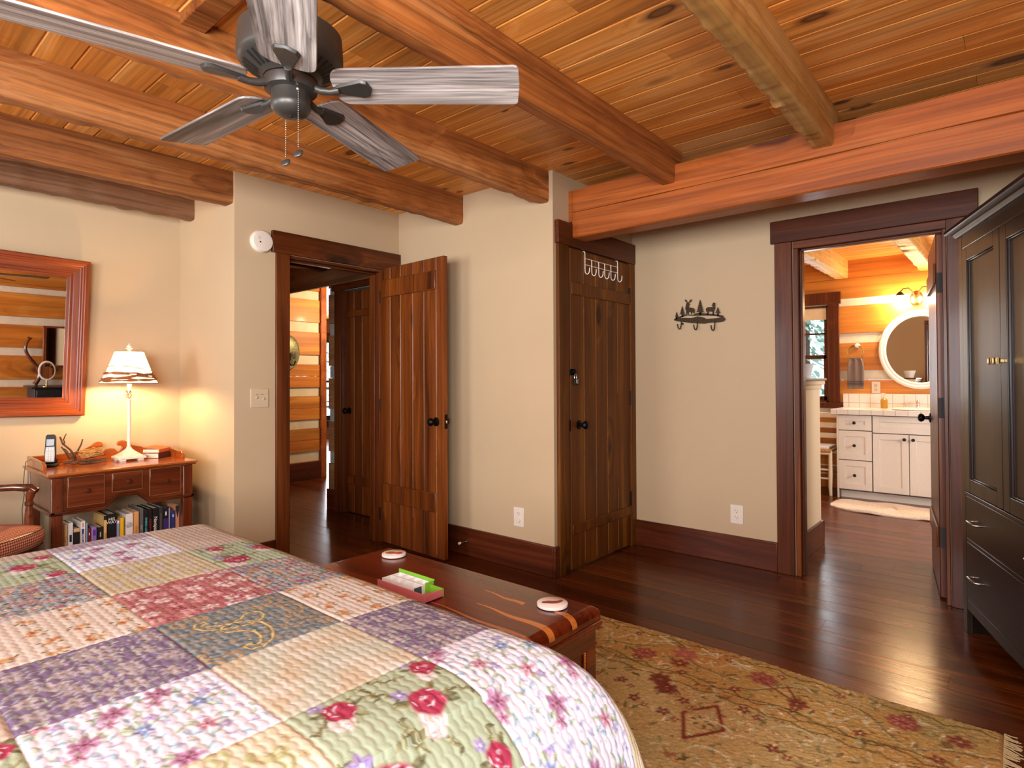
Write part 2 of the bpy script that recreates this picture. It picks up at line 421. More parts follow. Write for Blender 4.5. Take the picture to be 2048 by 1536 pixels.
def planks(name, mat, x0, x1, y0, y1, pitch, phase, zt, zb, ch, lmin, lmax, seed, chtop):
    r = random.Random(seed); b = MB()
    n0 = math.floor((y0-phase)/pitch); n1 = math.ceil((y1-phase)/pitch)
    for n in range(n0, n1):
        ya, yb = phase+n*pitch, phase+(n+1)*pitch
        x = x0-r.uniform(0, lmax)
        while x < x1:
            xe = x+r.uniform(lmin, lmax)
            a, e = max(x, x0), min(xe, x1)
            if e > a+.01:
                if chtop: poly = [(ya, zb), (yb, zb), (yb, zt-ch), (yb-ch, zt), (ya+ch, zt), (ya, zt-ch)]
                else: poly = [(ya, zt), (ya, zb+ch), (ya+ch, zb), (yb-ch, zb), (yb, zb+ch), (yb, zt)]
                b.prism(poly, 'X', a+.0006, e-.0006)
            x = xe
    return struct(b.build(name, mat))
tag(planks('floor', M['floor'], -11.2, 1.4, -2.6, 8.5, .1376, 3.395, 0, -.025, .0014, 1.6, 3.6, 3, True), 'dark glossy brown pine floor boards running across the room', 'floor', kind='structure')
tag(planks('ceiling', M['ceil'], -11.2, 1.4, -2.6, 8.5, .1315, .541, ZC+.02, ZC, .006, 2.4, 4.8, 5, False), 'orange knotty pine tongue and groove ceiling boards above the beams', 'ceiling', kind='structure')
_b = MB().box(-11.3, 1.5, -2.7, 8.6, -.2, -.03).box(-11.3, 1.5, -2.7, 8.6, ZC+.022, ZC+.12)  # unseen slabs under floor and over ceiling, added to stop light leaks
struct(_b.build('light_block_slab', M['wall']))

def segs(a0, a1, cuts):
    r = [(a0, a1)]
    for c0, c1 in cuts:
        q = []
        for s0, s1 in r:
            if c1 <= s0 or c0 >= s1: q.append((s0, s1)); continue
            if c0 > s0: q.append((s0, c0))
            if c1 < s1: q.append((c1, s1))
        r = q
    return r
def wall(name, mat, axis, c0, c1, a0, a1, openings=(), z1=ZC+.02, label=None):
    """axis: the direction the wall runs in."""
    b = MB(); zs = sorted({0, z1, *[z for o in openings for z in o[2:]]}); zs = [z for z in zs if 0 <= z <= z1]
    for za, zb in zip(zs[:-1], zs[1:]):
        for s0, s1 in segs(a0, a1, [(o[0], o[1]) for o in openings if o[2] <= za+1e-6 and o[3] >= zb-1e-6]):
            if axis == 'X': b.box(s0, s1, c0, c1, za, zb)
            else: b.box(c0, c1, s0, s1, za, zb)
    o = struct(b.build(name, mat))
    if label: tag(o, label, 'wall')
    return o
def logwall(name, mat, axis, face, back, a0, a1, chinks, openings=(), z1=ZC+.02, label=None, chinkmat=None, logcuts=()):
    b = MB(); d = math.copysign(.016, back-face)
    zs = {0, z1, *[z for o in openings for z in o[2:]], *[z for c in chinks for z in c], *logcuts}
    zs = sorted(z for z in zs if 0 <= z <= z1)
    for za, zb in zip(zs[:-1], zs[1:]):
        ch = any(c[0] <= za+1e-6 and c[1] >= zb-1e-6 for c in chinks)
        f = face+d if ch else face
        b.mat(1 if ch else 0)
        for s0, s1 in segs(a0, a1, [(o[0], o[1]) for o in openings if o[2] <= za+1e-6 and o[3] >= zb-1e-6]):
            e = 0 if ch else .0015
            if axis == 'X': b.box(s0, s1, f, back, za+e, zb-e)
            else: b.box(f, back, s0, s1, za+e, zb-e)
    if d > 0 and axis == 'X': b.mat(1).box(a0, a1, back-.001, back+.02, 0, 0.0001)
    o = struct(b.build(name, [mat, chinkmat or M['chink']], bevel=.003))
    if label: tag(o, label, 'wall')
    return o

W = M['wall']
wall('wall_left', W, 'Y', XA-.12, XA, YB-.12, YS+.12, label='beige wall behind the writing desk and framed mirror')
wall('wall_left_return', W, 'X', YS, YS+.12, -11.1, XE, label='short beige return wall to the right of the lamp')
wall('wall_entry', W, 'Y', XE-.12, XE, YS+.12, 3.25, [(1.985, 2.738, 0, 2.015)], label='beige wall with the open plank door and smoke detector')
wall('wall_closet_front', W, 'X', YK, YK+.12, XE, XC, label='beige wall beside the open plank door')
wall('wall_closet_side', W, 'Y', XC-.12, XC, YK+.12, YW, [(3.045, 3.835, 0, 2.035)], label='narrow beige wall holding the padlocked closet door')
wall('wall_right', W, 'X', YW, YW+.12, XC-.12, 1.42, [(-1.045, -.285, 0, 2.031)], label='beige wall with deer hook rack and bathroom doorway')
CH = [(.37, .47), (.775, .87), (1.177, 1.281), (1.576, 1.68), (1.979, 2.06)]
logwall('wall_back_right', M['logy'], 'Y', XR, XR+.15, YB-.12, YW, CH, [(-2.1, -.6, .75, 2.1)], logcuts=(2.27,), label='orange log wall with pale chinking seen in the framed mirror')
wall('wall_back', W, 'X', YB-.12, YB, XA-.12, XR+.15, [(-4.15, -2.9, .75, 2.1), (-1.6, .5, .75, 2.1)])
# bathroom shell
logwall('wall_bath_back', M['log'], 'X', 7.26, 7.42, -2.39, 1.42, CH, [(-2.14, -1.6, .93, 2.0)], logcuts=(2.275,), label='orange log wall with pale chinking behind the bathroom vanity')
wall('wall_bath_left', M['wallbath'], 'Y', -2.39, -2.27, 4.0, 7.26)
wall('wall_bath_right', M['wallbath'], 'Y', 1.3, 1.42, 4.0, 7.26, [(4.8, 5.8, .95, 2.05)])
# hall and the room beyond it
HC = [(.214, .335), (.612, .721), (1.005, 1.111), (1.392, 1.507), (1.786, 1.907), (2.186, 2.295)]
logwall('wall_hall_left', M['logy'], 'Y', -6.577, -6.72, 1.77, 4.052, HC, logcuts=(.86, 1.25, .47, 2.2), label='orange log wall with cream chinking across the hall')
EC = [(.427, .534), (.814, .93), (1.22, 1.332), (1.617, 1.725), (2.0, 2.06)]
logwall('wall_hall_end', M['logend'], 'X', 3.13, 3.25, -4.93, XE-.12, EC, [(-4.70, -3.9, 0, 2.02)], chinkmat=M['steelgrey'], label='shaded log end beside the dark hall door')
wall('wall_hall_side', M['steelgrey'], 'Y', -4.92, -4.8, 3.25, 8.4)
wall('wall_hall_back', W, 'X', 8.4, 8.52, -11.1, -2.27)
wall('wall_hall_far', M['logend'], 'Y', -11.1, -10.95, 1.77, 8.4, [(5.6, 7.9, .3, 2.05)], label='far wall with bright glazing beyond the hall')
# posts and hall beams
o = MB().box(-6.66, -6.55, 4.054, 4.13, 0, ZC).build('trim_1', M['beamx'], bevel=.004); tag(struct(o), 'orange brown post at the end of the hall log wall', 'post')
o = MB().box(-6.577, -6.552, 1.77, 4.054, 0, .212).build('baseboard_hall', M['basey'], bevel=.003); tag(struct(o), 'dark baseboard under the hall log wall', 'baseboard')
o = MB().box(-4.93, -4.80, 3.108, 3.13, 0, .19).build('baseboard_hall_end', M['base'], bevel=.003); tag(struct(o), 'dark baseboard at the foot of the log ends', 'baseboard')

# ------------------------------------------------------------------ beams
def joist(label, x0, x1, y0, y1, mat, seed, wav=.006, x0e=None, x1e=None, scallop=0., zb=2.28, name='ceiling_beam', group='ceiling beams in the bedroom'):
    n = max(8, int((y1-y0)/.028)); f = [smooth_noise(seed*10+q, 9, 2., 55.) for q in range(6)]
    rr = random.Random(seed); rows = []
    for i in range(n+1):
        t = i/n; y = y0+(y1-y0)*t
        a = x0+((x0e if x0e is not None else x0)-x0)*t; b = x1+((x1e if x1e is not None else x1)-x1)*t
        j = lambda q, s=1.: wav*s*f[q](y)+wav*.25*rr.uniform(-1, 1)
        sc = scallop*(abs(math.sin(y*PI/.062+f[4](y)*.6))-.5)
        dzl = j(0)+sc; dzr = j(1, .6)+sc*.4
        rows.append([(b, y, ZC), (b+j(2, .35), y, ZC-.07), (b+j(3, .5), y, zb+.05), (b+j(3, .4)-.003, y, zb+.008+dzr), (b-.012, y, zb+dzr*.8),
                     ((a+b)/2, y, zb+(dzl+dzr)*.35+sc*.3), (a+.012+j(5), y, zb+dzl*.8+.003), (a+j(5), y, zb+.012+dzl), (a+j(4, .5), y, zb+.07), (a, y, ZC)])
    b = MB().rings(rows, True, True)
    c = ((x0+x1)/2, (y0+y1)/2, ZC)
    b.v = [(p[0]-c[0], p[1]-c[1], p[2]-c[2]) for p in b.v]
    o = b.build(name, mat, smooth=True, loc=c, auto=32)
    return tag(struct(o), label, 'beam', group)
joist('pale adze-marked ceiling beam, rightmost one resting on the header', -.725, -.635, YB, 3.16, M['beamgold'], 1, .006, -.738, -.645, .011)
joist('orange ceiling beam that the fan blade tip points at', -1.52, -1.432, YB, 3.16, M['beam'], 2, .004)
joist('ceiling beam passing behind the fan motor to the wall corner', -2.305, -2.215, YB, YK, M['beam'], 3, .007, -2.27, -2.18)
joist('ceiling beam ending above the open plank door', -3.045, -2.935, YB, YK, M['beam'], 4, .009, -3.01, -2.92)
joist('ceiling beam ending at the return wall corner left of the smoke detector', -3.80, -3.69, YB, YS, M['beam'], 5, .005, -3.755, -3.636)
joist('weathered brown beam against the wall above the framed mirror', -4.30, -4.215, YB, YS, M['beamgrey'], 6, .008, -4.29, -4.205)
0 and joist('unseen right beam at the frame edge', .10, .19, YB, 3.16, M['beamgold'], 7, .006)
# header beam over the alcove, with a drying check along its face
n = 60; f = smooth_noise(77, 5, 1, 5); rows = []
for i in range(n+1):
    x = -2.124+(XR+2.124)*i/n; zc = 2.243+.008*f(x); w = .0022+.0014*f(x*2+3)
    rows.append([(x, 3.077, 2.381), (x, 3.077, zc+w), (x, 3.093, zc), (x, 3.077, zc-w), (x, 3.077, 2.092), (x, 3.086, 2.084), (x, 3.226, 2.084), (x, 3.226, 2.381)])
b = MB().rings(rows); b.box(-2.15, -2.12, 3.077, 3.226, 2.185, 2.381)
o = b.build('header_beam', M['beamx'], bevel=.004); tag(struct(o), 'long horizontal header beam with a crack along its face', 'beam')
o = MB().box(-2.2, -1.535, .812, .894, 2.432, ZC).build('fan_mounting_board', M['beam'], bevel=.003); tag(struct(o), 'short board between two beams that carries the fan', 'board')
# bathroom and hall beams
G2 = 'ceiling beams in the bathroom'
joist('whitish lit bathroom beam above the window', -1.53, -1.40, 4.0, 7.26, M['beamgold'], 21, .010, scallop=.01, group=G2)
joist('whitish lit bathroom beam above the vanity lamp', -.76, -.63, 4.0, 7.26, M['beamgold'], 22, .008, scallop=.012, group=G2)
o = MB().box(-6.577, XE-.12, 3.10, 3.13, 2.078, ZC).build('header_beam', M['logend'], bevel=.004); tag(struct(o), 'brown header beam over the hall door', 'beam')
b = MB(); b.box(-5.02, -4.90, 1.77, 3.1, 2.22, ZC); o = b.build('ceiling_beam', M['trimy'], bevel=.012); tag(struct(o), 'dark beam end crossing the hall ceiling', 'beam')

# ------------------------------------------------------------------ trim
def casing(name, label, boxes, mats):
    r = thing(name, label, 'door trim', kind='structure')
    for (nm, bx, m) in boxes: MB().box(*bx).build(nm, m, r, bevel=.003)
    return r
casing('trim_2', 'dark stained casing around the open plank door', [
    ('side_casing', (XE, XE+.022, 1.909, 2.001, 0, 2.016), M['trim']), ('side_casing', (XE, XE+.022, 2.728, 2.815, 0, 2.016), M['trim']),
    ('head_casing', (XE, XE+.028, 1.881, 2.905, 2.016, 2.155), M['trimy']),
    ('jamb', (XE-.12, XE+.004, 1.986, 2.004, 0, 2.0), M['trim']), ('jamb', (XE-.12, XE+.004, 2.722, 2.737, 0, 2.0), M['trim']), ('jamb', (XE-.12, XE+.004, 1.986, 2.737, 1.997, 2.014), M['trimy']),
    ('door_stop', (XE-.075, XE-.04, 2.004, 2.016, 0, 1.997), M['trim']), ('door_stop', (XE-.075, XE-.04, 2.71, 2.722, 0, 1.997), M['trim']), ('door_stop', (XE-.075, XE-.04, 2.004, 2.722, 1.984, 1.997), M['trimy'])], None)
casing('trim_3', 'brown casing around the padlocked closet door', [
    ('side_casing', (XC, -2.125, 2.938, 3.04, 0, 2.03), M['casing']), ('side_casing', (XC, -2.125, 3.812, YW, 0, 2.03), M['casing']),
    ('head_casing', (XC, -2.119, 2.925, YW-.001, 2.03, 2.172), M['trimy']),
    ('jamb', (XC-.12, XC, 3.046, 3.06, 0, 2.03), M['trim']), ('jamb', (XC-.12, XC, 3.812, 3.834, 0, 2.03), M['trim']), ('jamb', (XC-.12, XC, 3.06, 3.812, 2.022, 2.034), M['trimy'])], None)
casing('trim_4', 'dark stained casing around the bathroom doorway', [
    ('side_casing', (-1.148, -1.048, YW-.024, YW, 0, 2.03), M['trim']), ('side_casing', (-.282, -.18, YW-.024, YW, 0, 2.03), M['trim']),
    ('head_casing', (-1.17, -.15, YW-.03, YW, 2.03, 2.167), M['trimx']),
    ('jamb', (-1.044, -1.014, YW-.01, 4.01, 0, 1.985), M['trim']), ('jamb', (-.305, -.286, YW-.01, 4.01, 0, 1.985), M['trim']), ('jamb', (-1.044, -.286, YW-.012, 4.01, 1.985, 2.0305), M['trimx']),
    ('door_stop', (-1.014, -1.0, YW+.02, YW+.055, 0, 1.985), M['trim']), ('door_stop', (-1.014, -.305, YW+.02, YW+.055, 1.972, 1.985), M['trimx'])], None)
casing('trim_5', 'shaded casing around the dark hall door', [
    ('side_casing', (-4.80, -4.705, 3.105, 3.13, 0, 2.035), M['trim']), ('head_casing', (-4.84, XE-.12, 3.1, 3.13, 2.02, 2.0779), M['trimx']), ('jamb', (-4.706, -4.684, 3.12, 3.25, 0, 2.02), M['trim'])], None)
def bb(name, label, *boxes, m='base'):
    b = MB()
    for x in boxes: b.box(*x)
    return tag(struct(b.build(name, M[m], bevel=.004)), label, 'baseboard')
bb('baseboard_closet_front', 'dark baseboard beside the open plank door', (XE, XC+.0, YK-.02, YK, 0, .186), (XC, -2.13, YK-.02, 2.938, 0, .186))
bb('baseboard_right', 'dark baseboard under the deer hook rack', (-2.125, -1.149, YW-.02, YW, 0, .181))
bb('baseboard_right_end', 'dark baseboard behind the armoire', (-.179, XR, YW-.02, YW, 0, .181))
bb('baseboard_entry', 'dark baseboard under the light switch', (XE, XE+.02, YS, 1.908, 0, .186), m='basey')
bb('baseboard_left', 'dark baseboard behind the desk', (XA, XA+.02, YB, YS, 0, .186), (XA, XE, YS-.02, YS, 0, .186), m='basey')
bb('baseboard_back', 'dark baseboard behind the bed', (XA, XR, YB, YB+.02, 0, .186))

# pony wall in the bathroom
r = thing('wall_bath_pony', 'low beige partition with moulded cap just inside the bathroom', 'partition wall', (-1.168, 4.37, 0), kind='structure')
MB().box(-.062, .062, -.37, .37, 0, 1.12).build('panel', M['wallbath'], r)
b = MB().box(-.07, .075, -.37, .385, 1.12, 1.15).box(-.082, .09, -.37, .405, 1.15, 1.18); b.build('cap_moulding', M['wallbath'], r, bevel=.004)
MB().box(-.088, .1, -.37, .415, 1.18, 1.197).build('cap', M['trimy'], r, bevel=.003)
MB().box(.062, .08, -.37, .388, 0, .17).box(-.062, .08, .37, .388, 0, .17).build('baseboard', M['basey'], r, bevel=.003)

# ------------------------------------------------------------------ doors
def knob(b, c, d, r=.027, n=20):
    """turned knob projecting from c in direction d (unit vector along an axis of the local frame)."""
    prof = [(.03, 0), (.03, .006), (.012, .012), (.01, .03), (.02, .036), (r, .048), (r*.92, .058), (r*.6, .066), (.002, .068)]
    ax = Vector(d); q = Vector((0, 0, 1)).rotation_difference(ax).to_matrix().to_4x4()
    b.T = Matrix.Translation(c) @ q; b.lathe(prof, (0, 0, 0), n); b.T = None
def plank_door(name, label, w, h, th, mat, loc, rz, seams, battens, side=-1, groove=.0045, light=None):
    """leaf along local +x from the hinge, boards vertical, battened face on local y = side."""
    r = thing(name, label, 'door', loc, rz, kind='structure')
    b = MB(); e = [0]+list(seams)+[w]
    for a, c in zip(e[:-1], e[1:]):
        g = groove
        poly = [(a+(g if a > 0 else .001), 0), (c-(g if c < w else .001), 0), (c, g), (c, th-g), (c-g, th), (a+g, th), (a, th-g), (a, g)]
        b.prism(poly, 'Z', 0, h)
    b.build('leaf', mat, r)
    if light:  # pale slivers along the seams: wear plus edge highlights put into the colour
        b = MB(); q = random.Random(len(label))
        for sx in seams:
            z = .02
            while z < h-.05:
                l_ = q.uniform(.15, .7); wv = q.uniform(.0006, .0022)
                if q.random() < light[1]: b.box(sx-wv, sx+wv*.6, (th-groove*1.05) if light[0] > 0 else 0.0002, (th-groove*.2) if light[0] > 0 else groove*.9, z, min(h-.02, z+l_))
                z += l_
        b.build('worn_lit_edges', M['wornlitedge'], r)
    return r
# entry door, standing open against the closet wall; hinge at the right jamb
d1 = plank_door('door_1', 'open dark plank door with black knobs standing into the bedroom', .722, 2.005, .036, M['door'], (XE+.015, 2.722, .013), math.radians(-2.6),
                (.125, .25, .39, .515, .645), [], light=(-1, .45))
for z0, z1 in ((.3, .43), (1.79, 1.92)):
    MB().box(.03, .645, -.012, .0, z0, z1).build('batten', M['door'], d1, bevel=.005)
b = MB(); knob(b, (.645, 0, .905), (0, -1, 0)); knob(b, (.645, .036, .905), (0, 1, 0)); b.build('door_knob', M['black'], d1, smooth=True)
MB().box(.7215, .7235, .006, .03, .86, .955).build('latch_plate', M['black'], d1)
MB().box(.7235, .731, .012, .024, .895, .915).build('latch_bolt', M['brass'], d1, bevel=.002)
for z in (.2, 1.0, 1.8): MB().lathe([(.006, z-.045), (.006, z+.045)], (-.004, .0, 0), 10).build('hinge', M['black'], d1, smooth=True)
# closet door: flush, hinge on the far (right) side
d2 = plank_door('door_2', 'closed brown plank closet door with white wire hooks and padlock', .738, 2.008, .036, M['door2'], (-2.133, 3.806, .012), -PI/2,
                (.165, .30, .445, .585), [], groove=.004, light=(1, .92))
# leaf runs from y=3.806 to 3.068; local +x = -Y, local -y = -X ... face at local +y = +X side
for z0, z1 in ((.214, .278), (1.718, 1.797)):
    MB().box(.005, .733, .036, .047, z0, z1).build('batten', M['door2'], d2, bevel=.004)
for z in (.33, 1.05, 1.79): MB().lathe([(.007, z-.05), (.007, z+.05)], (-.003, .038, 0), 10).build('hinge', M['black'], d2, smooth=True)
d2.location.x = -2.171
b = MB(); knob(b, (.648, .036, .895), (0, 1, 0)); b.build('door_knob', M['black'], d2, smooth=True)
b = MB().box(.69, .805, .036, .042, 1.21, 1.25); b.T = T(.713, .042, 1.23, rx=-PI/2)
b.lathe([(.021, 0), (.021, .008), (.011, .009), (.011, .016), (.002, .017)], n=20); b.T = None; b.build('hasp', M['black'], d2, bevel=.001)
MB().box(.741, .7445, .03, .0375, .86, .93).build('strike_plate', M['black'], d2)
# bathroom door, opened into the bathroom along its right side
d3 = plank_door('door_3', 'dark plank bathroom door opened inward, seen nearly edge on', .70, 1.965, .034, M['door'], (-.307, YW+.085, .012), PI/2+math.radians(8.2),
                (.115, .235, .35, .465, .585), [])
b = MB(); knob(b, (.64, .034, .93), (0, 1, 0)); knob(b, (.64, 0, .93), (0, -1, 0)); b.build('door_knob', M['black'], d3, smooth=True)
for z0, z1 in ((.26, .37), (1.7, 1.81)): MB().box(.02, .66, .034, .045, z0, z1).build('batten', M['door'], d3, bevel=.004)
for z in (.32, 1.02, 1.70):
    b = MB().box(-.002, .0, .004, .03, z-.055, z+.055); b.build('hinge', M['blackmatte'], d3)
# hall door
d4 = plank_door('door_4', 'closed dark plank door in the hall beyond the open door', .78, 1.99, .036, M['door'], (-4.682, 3.15, .012), 0, (.13, .25, .375, .5, .63), [])
for z0, z1 in ((.25, .33), (1.755, 1.815)): MB().box(.015, .76, -.01, 0, z0, z1).build('batten', M['door'], d4, bevel=.004)
b = MB(); knob(b, (.055, 0, .91), (0, -1, 0)); b.build('door_knob', M['black'], d4, smooth=True)

# ------------------------------------------------------------------ windows
def window(name, label, axis, c0, c1, a0, a1, z0, z1, nx, rail, mat, casing_w=.11, side=-1, head=True):
    """sash window filling the opening a0..a1 x z0..z1 in a wall between c0 (room side) and c1."""
    r = thing(name, label, 'window', kind='structure'); mid = (c0+c1)/2
    def bx(b, p0, p1, q0, q1, d0, d1):
        if axis == 'X': b.box(p0, p1, min(d0, d1), max(d0, d1), q0, q1)
        else: b.box(min(d0, d1), max(d0, d1), p0, p1, q0, q1)
    s = math.copysign(1, c0-c1)
    b = MB()
    for p0, p1 in ((a0-casing_w, a0), (a1, a1+casing_w)): bx(b, p0, p1, z0-.06, z1+.01, c0+s*.024, c0)
    bx(b, a0-casing_w-.02, a1+casing_w+.02, z1+.01, z1+.14, c0+s*.03, c0)
    bx(b, a0-casing_w-.02, a1+casing_w+.02, z0-.06, z0, c0+s*.045, c0)
    b.build('window_casing', mat, r, bevel=.003)
    b = MB()
    for p0, p1 in ((a0, a0+.02), (a1-.02, a1)): bx(b, p0, p1, z0, z1, c0, c1)
    bx(b, a0, a1, z1-.02, z1, c0, c1); bx(b, a0, a1, z0, z0+.02, c0, c1)
    b.build('window_jamb', mat, r)
    zr = z0+(z1-z0)*rail
    for k, (u0, u1, dd) in enumerate(((z0+.02, zr+.02, .012), (zr-.02, z1-.02, -.02))):
        b = MB(); y0, y1 = mid+s*(dd-.014), mid+s*(dd+.014)
        for p0, p1 in ((a0+.02, a0+.062), (a1-.062, a1-.02)): bx(b, p0, p1, u0, u1, y0, y1)
        bx(b, a0+.02, a1-.02, u0, u0+.045, y0, y1); bx(b, a0+.02, a1-.02, u1-.04, u1, y0, y1)
        if k == 1 or nx > 2:
            for i in range(1, nx):
                x = a0+.04+(a1-a0-.08)*i/nx; bx(b, x-.009, x+.009, u0, u1, y0, y1)
            zz = (u0+u1)/2; bx(b, a0+.02, a1-.02, zz-.009, zz+.009, y0, y1)
        b.build('sash', mat, r, bevel=.002)
        b = MB(); bx(b, a0+.05, a1-.05, u0+.03, u1-.03, mid+s*(dd-.002), mid+s*(dd+.002)); b.build('glass_pane', M['glass'], r)
    return r
window('window_1', 'small sash window with dark red trim beside the bathroom vanity', 'X', 7.26, 7.42, -2.14, -1.6, .93, 2.0, 2, .47, M['trim'])
window('window_2', 'bright glazing far beyond the hall', 'Y', -10.95, -11.1, 5.6, 7.9, .3, 2.05, 3, .5, M['trim'])
window('window_3', 'bedroom window left of the bed', 'X', YB, YB-.12, -4.15, -2.9, .75, 2.1, 3, .5, M['trim'])
window('window_4', 'bedroom window behind the camera', 'X', YB, YB-.12, -1.6, .5, .75, 2.1, 4, .5, M['trim'])
window('window_6', 'window in the side wall of the bathroom', 'Y', 1.3, 1.42, 4.8, 5.8, .95, 2.05, 2, .5, M['trim'])
window('window_5', 'window in the log wall behind the camera', 'Y', XR, XR+.15, -2.1, -.6, .75, 2.1, 3, .5, M['trim'])
# ================================================================== CEILING FAN
FX, FY, FZ = -1.5304, .853, 2.014
fan = thing('ceiling_fan', 'dark metal ceiling fan with five grey weathered wood blades and two pull chains', 'ceiling fan', (FX, FY, FZ))
b = MB().lathe([(.001, .150), (.124, .150), (.137, .140), (.140, .09), (.140, .070), (.136, .058), (.125, .050), (.082, .024), (.072, .015), (.001, .015)], n=64)
b.build('motor_housing', M['fanmetal'], fan, smooth=True)
b = MB()
for k in range(36):
    if k % 9 == 8: continue
    a = 2*PI*k/36; ca, sa = math.cos(a), math.sin(a); w = .0045
    pts = []
    for rr, zz in ((.086, .0262), (.124, .0492)):
        pts += [(rr*ca-w*sa, rr*sa+w*ca, zz), (rr*ca+w*sa, rr*sa-w*ca, zz)]
    o_ = [(p[0]*1.0, p[1]*1.0, p[2]-.0016) for p in pts]
    b.add(o_, [(0, 1, 3, 2)])
    if k % 9 == 7: b.build('motor_vent', M['blackmatte'], fan); b = MB()

MB().lathe([(.001, .42), (.085, .42), (.088, .40), (.075, .33), (.06, .25), (.06, .149), (.001, .149)], n=40).build('canopy', M['fanmetal'], fan, smooth=True)
MB().lathe([(.058, .02), (.071, .012), (.072, -.006), (.069, -.016), (.05, -.02), (.05, .02)], n=48).build('blade_ring', M['fanmetal'], fan, smooth=True)
MB().lathe([(.001, .012), (.0515, .012), (.0515, -.050), (.0535, -.053), (.0535, -.060), (.050, -.070), (.040, -.079), (.024, -.084), (.001, -.085)], n=48).build('switch_housing', M['fanmetal'], fan, smooth=True)
MB().lathe([(.005, -.0848), (.005, -.087), (.001, -.0872)], n=12).build('cap_screw', M['blackmatte'], fan)
def blade_parts(parent, ang):
    R = Matrix.Rotation(ang, 4, 'Z')
    # paddle outline (u along the blade, v across)
    L0, L1 = .118, .632
    out = []
    for q in range(13):
        a = PI/2+PI*q/12; c_, s_ = math.cos(a), math.sin(a)
        out.append((L0+.05-.05*abs(c_)**.7, math.copysign(.072*abs(s_)**.62, s_)))
    tip = [(L1-.014, -.0785), (L1-.005, -.076), (L1, -.068), (L1+.004, 0), (L1, .068), (L1-.005, .076), (L1-.014, .0785)]
    outl = out+tip
    P = Matrix.Rotation(math.radians(-11), 4, 'X')
    b = MB(); b.T = R @ Matrix.Translation((0, 0, -.004)) @ P; b.prism(outl, 'Z', -.003, .0035)
    bl = b.build('blade', M['blade'], parent, bevel=.0015)
    # keep the grain running along each blade: rotate object instead of baked angle
    me = bl.data; inv = (R).inverted(); me.transform(inv); bl.rotation_euler = (0, 0, ang)
    # bracket: curved arm and a fan-shaped plate under the blade root
    b = MB()
    b.tube([(.062, 0, -.004), (.085, 0, -.014), (.11, 0, -.017), (.135, 0, -.013)], [.0125, .011, .0095, .012], 10)
    pl = [(.128, -.013), (.20, -.036), (.217, -.028), (.226, 0), (.217, .028), (.20, .036), (.128, .013)]
    b.T = Matrix.Translation((0, 0, -.004)) @ P
    n = len(pl)
    vs = [(x, y, -.0035) for x, y in pl]+[(x*.985+.002, y*.86, -.0125) for x, y in pl]
    b.add(vs, [tuple(range(n)), tuple(range(2*n-1, n-1, -1))]+[(i, (i+1) % n, n+(i+1) % n, n+i) for i in range(n)])
    b.T = None
    b.build('blade_bracket', M['fanmetal'], bl, smooth=True, bevel=.0012)
    return bl
for k in range(5): blade_parts(fan, math.radians(40+72*k))
def chain(ang, rr, z0, length, fob):
    a = math.radians(ang); x, y = rr*math.cos(a), rr*math.sin(a)
    b = MB(); m = int(length/.0052)
    for i in range(m): b.sphere((x, y, z0-i*.0052), .0019, 6, 4)
    c = b.build('pull_chain', M['chainmetal'], fan, smooth=True)
    b = MB().sphere((x*.93, y*.93, z0+.003), .006, 10, 6); b.build('chain_eyelet', M['chrome'], c, smooth=True)
    b = MB(); b.T = T(x, y, z0-length-.012, ry=.5, rx=.9); b.sphere((0, 0, 0), .0145, 20, 10, (1, 1, .42)); b.T = None
    b.build('pull_fob', M['fanmetal'], c, smooth=True)
chain(-8.5, .0535, -.029, .163, 0)
chain(166, .0525, -.035, .151, 0)

# ================================================================== WALL SMALLS
def wall_plate(name, label, cat, cx, cy, cz, w, h, face):
    """face: rotation about z so that local -y is the room side."""
    r = thing(name, label, cat, (cx, cy, cz), face)
    MB().box(-w/2, w/2, -.007, 0, -h/2, h/2).build('plate', M['ivory'] if 'switch' in name else M['white'], r, bevel=.003)
    return r
sm = thing('smoke_detector', 'round white smoke detector on the wall left of the door casing', 'smoke detector', (XE, 1.815, 2.07), PI/2)
MB().lathe([(.001, -.036), (.05, -.036), (.062, -.033), (.066, -.026), (.067, -.018), (.070, -.015), (.071, 0), (.001, 0)], n=48, axis='Y').build('housing', M['white'], sm, smooth=True)
MB().lathe([(.001, -.0375), (.005, -.0375), (.005, -.035), (.001, -.035)], (-.02, 0, -.008), 14, 'Y').build('test_button', M['blackmatte'], sm)
b = MB()
for i in range(4): b.box(-.033, -.018, -.0368, -.0355, .010+i*.005, .0125+i*.005)
b.build('sounder_slots', M['greyplastic'], sm)
sw = wall_plate('light_switch', 'ivory double light switch plate left of the door casing', 'light switch', XE, 1.807, 1.088, .117, .117, PI/2)
for x, up in ((-.023, -.6), (.023, .6)):
    b = MB(); b.T = T(x, -.007, 0, rx=up); b.box(-.004, .004, -.012, 0, -.006, .006); b.T = None; b.build('toggle', M['ivory'], sw, bevel=.0015)
MB().box(-.026, -.010, -.0075, -.0069, .020, .0235).box(.004, .028, -.0075, -.0069, .020, .0235).build('marking', plain('olive marking', '#7A6A3A', .6), sw)
